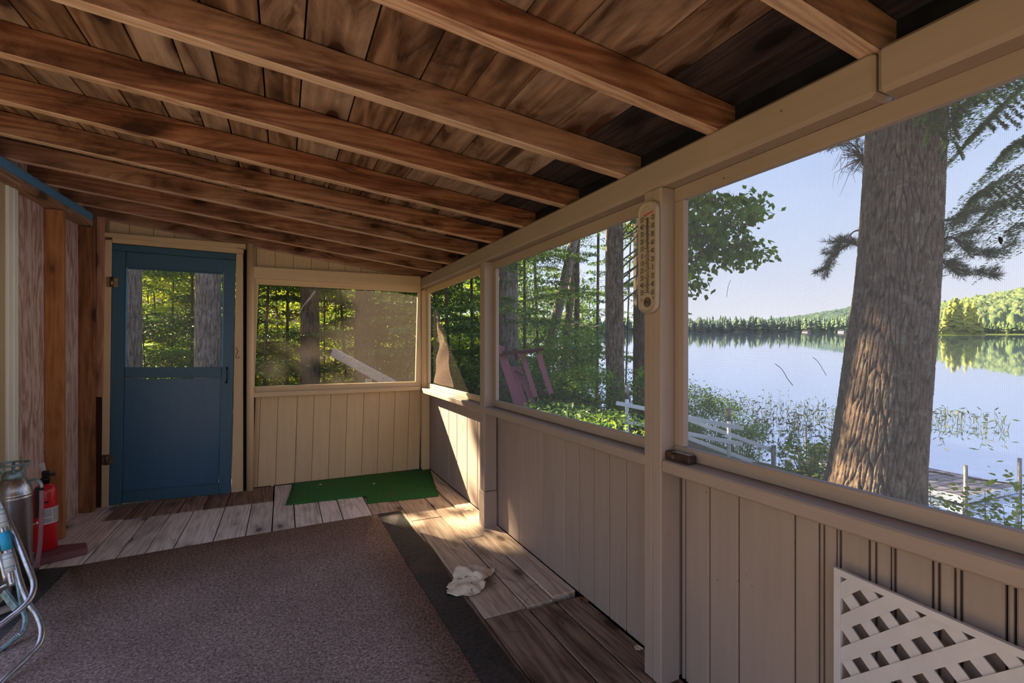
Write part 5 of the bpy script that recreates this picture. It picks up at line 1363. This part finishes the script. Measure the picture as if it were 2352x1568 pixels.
# ---------- maroon planks: an old garden chair fallen over
mc = empty('garden_chair', P(1200, 940, D=6.2), label='old maroon plank garden chair tipped up below the straight gray trunk', cat='chair')
def mplank(x0, y0, x1, y1, w, d0=6.2, d1=6.0, nm='slat'):
    m = MB(); m.bar(P(x0, y0, D=d0), P(x1, y1, D=d1), w, .02, up=(SY, CY, 0), bev=.002); m.build(nm, 'paint_outdoor_maroon', mc)
mplank(1152, 812, 1196, 945, .105); mplank(1176, 842, 1212, 945, .075, 6.25, 6.05); mplank(1190, 842, 1226, 930, .07, 6.25, 6.05)
mplank(1200, 814, 1230, 912, .06, 6.2, 6.0); mplank(1237, 813, 1266, 905, .065, 6.1, 5.95); mplank(1160, 842, 1196, 945, .07, 6.26, 6.06)
def cbar(x0, y0, x1, y1, w, h, mat, d=6.15): m = MB(); m.bar(P(x0, y0, D=d), P(x1, y1, D=d - .03), w, h, bev=.003); m.build('crossbar', mat, mc)
cbar(1143, 812, 1222, 806, .06, .05, 'maroon_dark'); cbar(1205, 808, 1250, 801, .05, .05, 'maroon_dark', 6.1); cbar(1182, 800, 1188, 826, .04, .04, 'maroon_dark')
cbar(1142, 800, 1155, 806, .06, .09, 'paint_outdoor_maroon'); cbar(1182, 852, 1204, 862, .02, .02, 'maroon_dark')
# slanted pale board outside the far window
sb_ = empty('slanted_board', P(850, 900, D=7.4), label='pale weathered board slanting down across the right half of the far window', cat='board')
m = MB(); m.bar(P(764, 808, D=7.6), P(905, 884, D=7.0), .04, .14, bev=.004); m.build('board', 'wood_gray', sb_)
m = MB(); a = P(848, 870, D=7.3); m.box(a.x - .045, a.x + .045, a.y, a.y + .09, tz(a.x, a.y) - .05, a.z, .004); m.build('post', 'wood_gray', sb_)
# pale dead branches on the trees in the far window
m = MB(); m.tube(spline([P(724, 668, D=8.7), P(712, 685, D=8.7), P(695, 705, D=8.8), P(688, 722, D=8.9)], 4), [.018] * 6 + [.012] * 7, 6)
m.build('dead_branch', 'wood_gray', label='bare pale branch hanging in front of the left dark trunk in the far window', cat='branch')
m = MB(); m.tube(spline([P(1318, 738, D=9), P(1345, 748, D=9), P(1365, 750, D=9), P(1380, 745, D=9)], 4), .010, 6)
m.build('dead_branch', 'wood_gray', label='bare pale branch curving across the middle window above the bright shrub', cat='branch')
# blue tarp glimpsed between the slim trunks
q = P(1300, 775, D=24); m = MB(); m.prism([P(1283, 790, D=24), P(1316, 790, D=24), P(1310, 765, D=24), P(1290, 752, D=24)], (.3, .8, 0)); m.build('blue_tarp', 'paint_blue_strip', label='blue tarp glimpsed between the slim trunks in the middle window', cat='tarp')
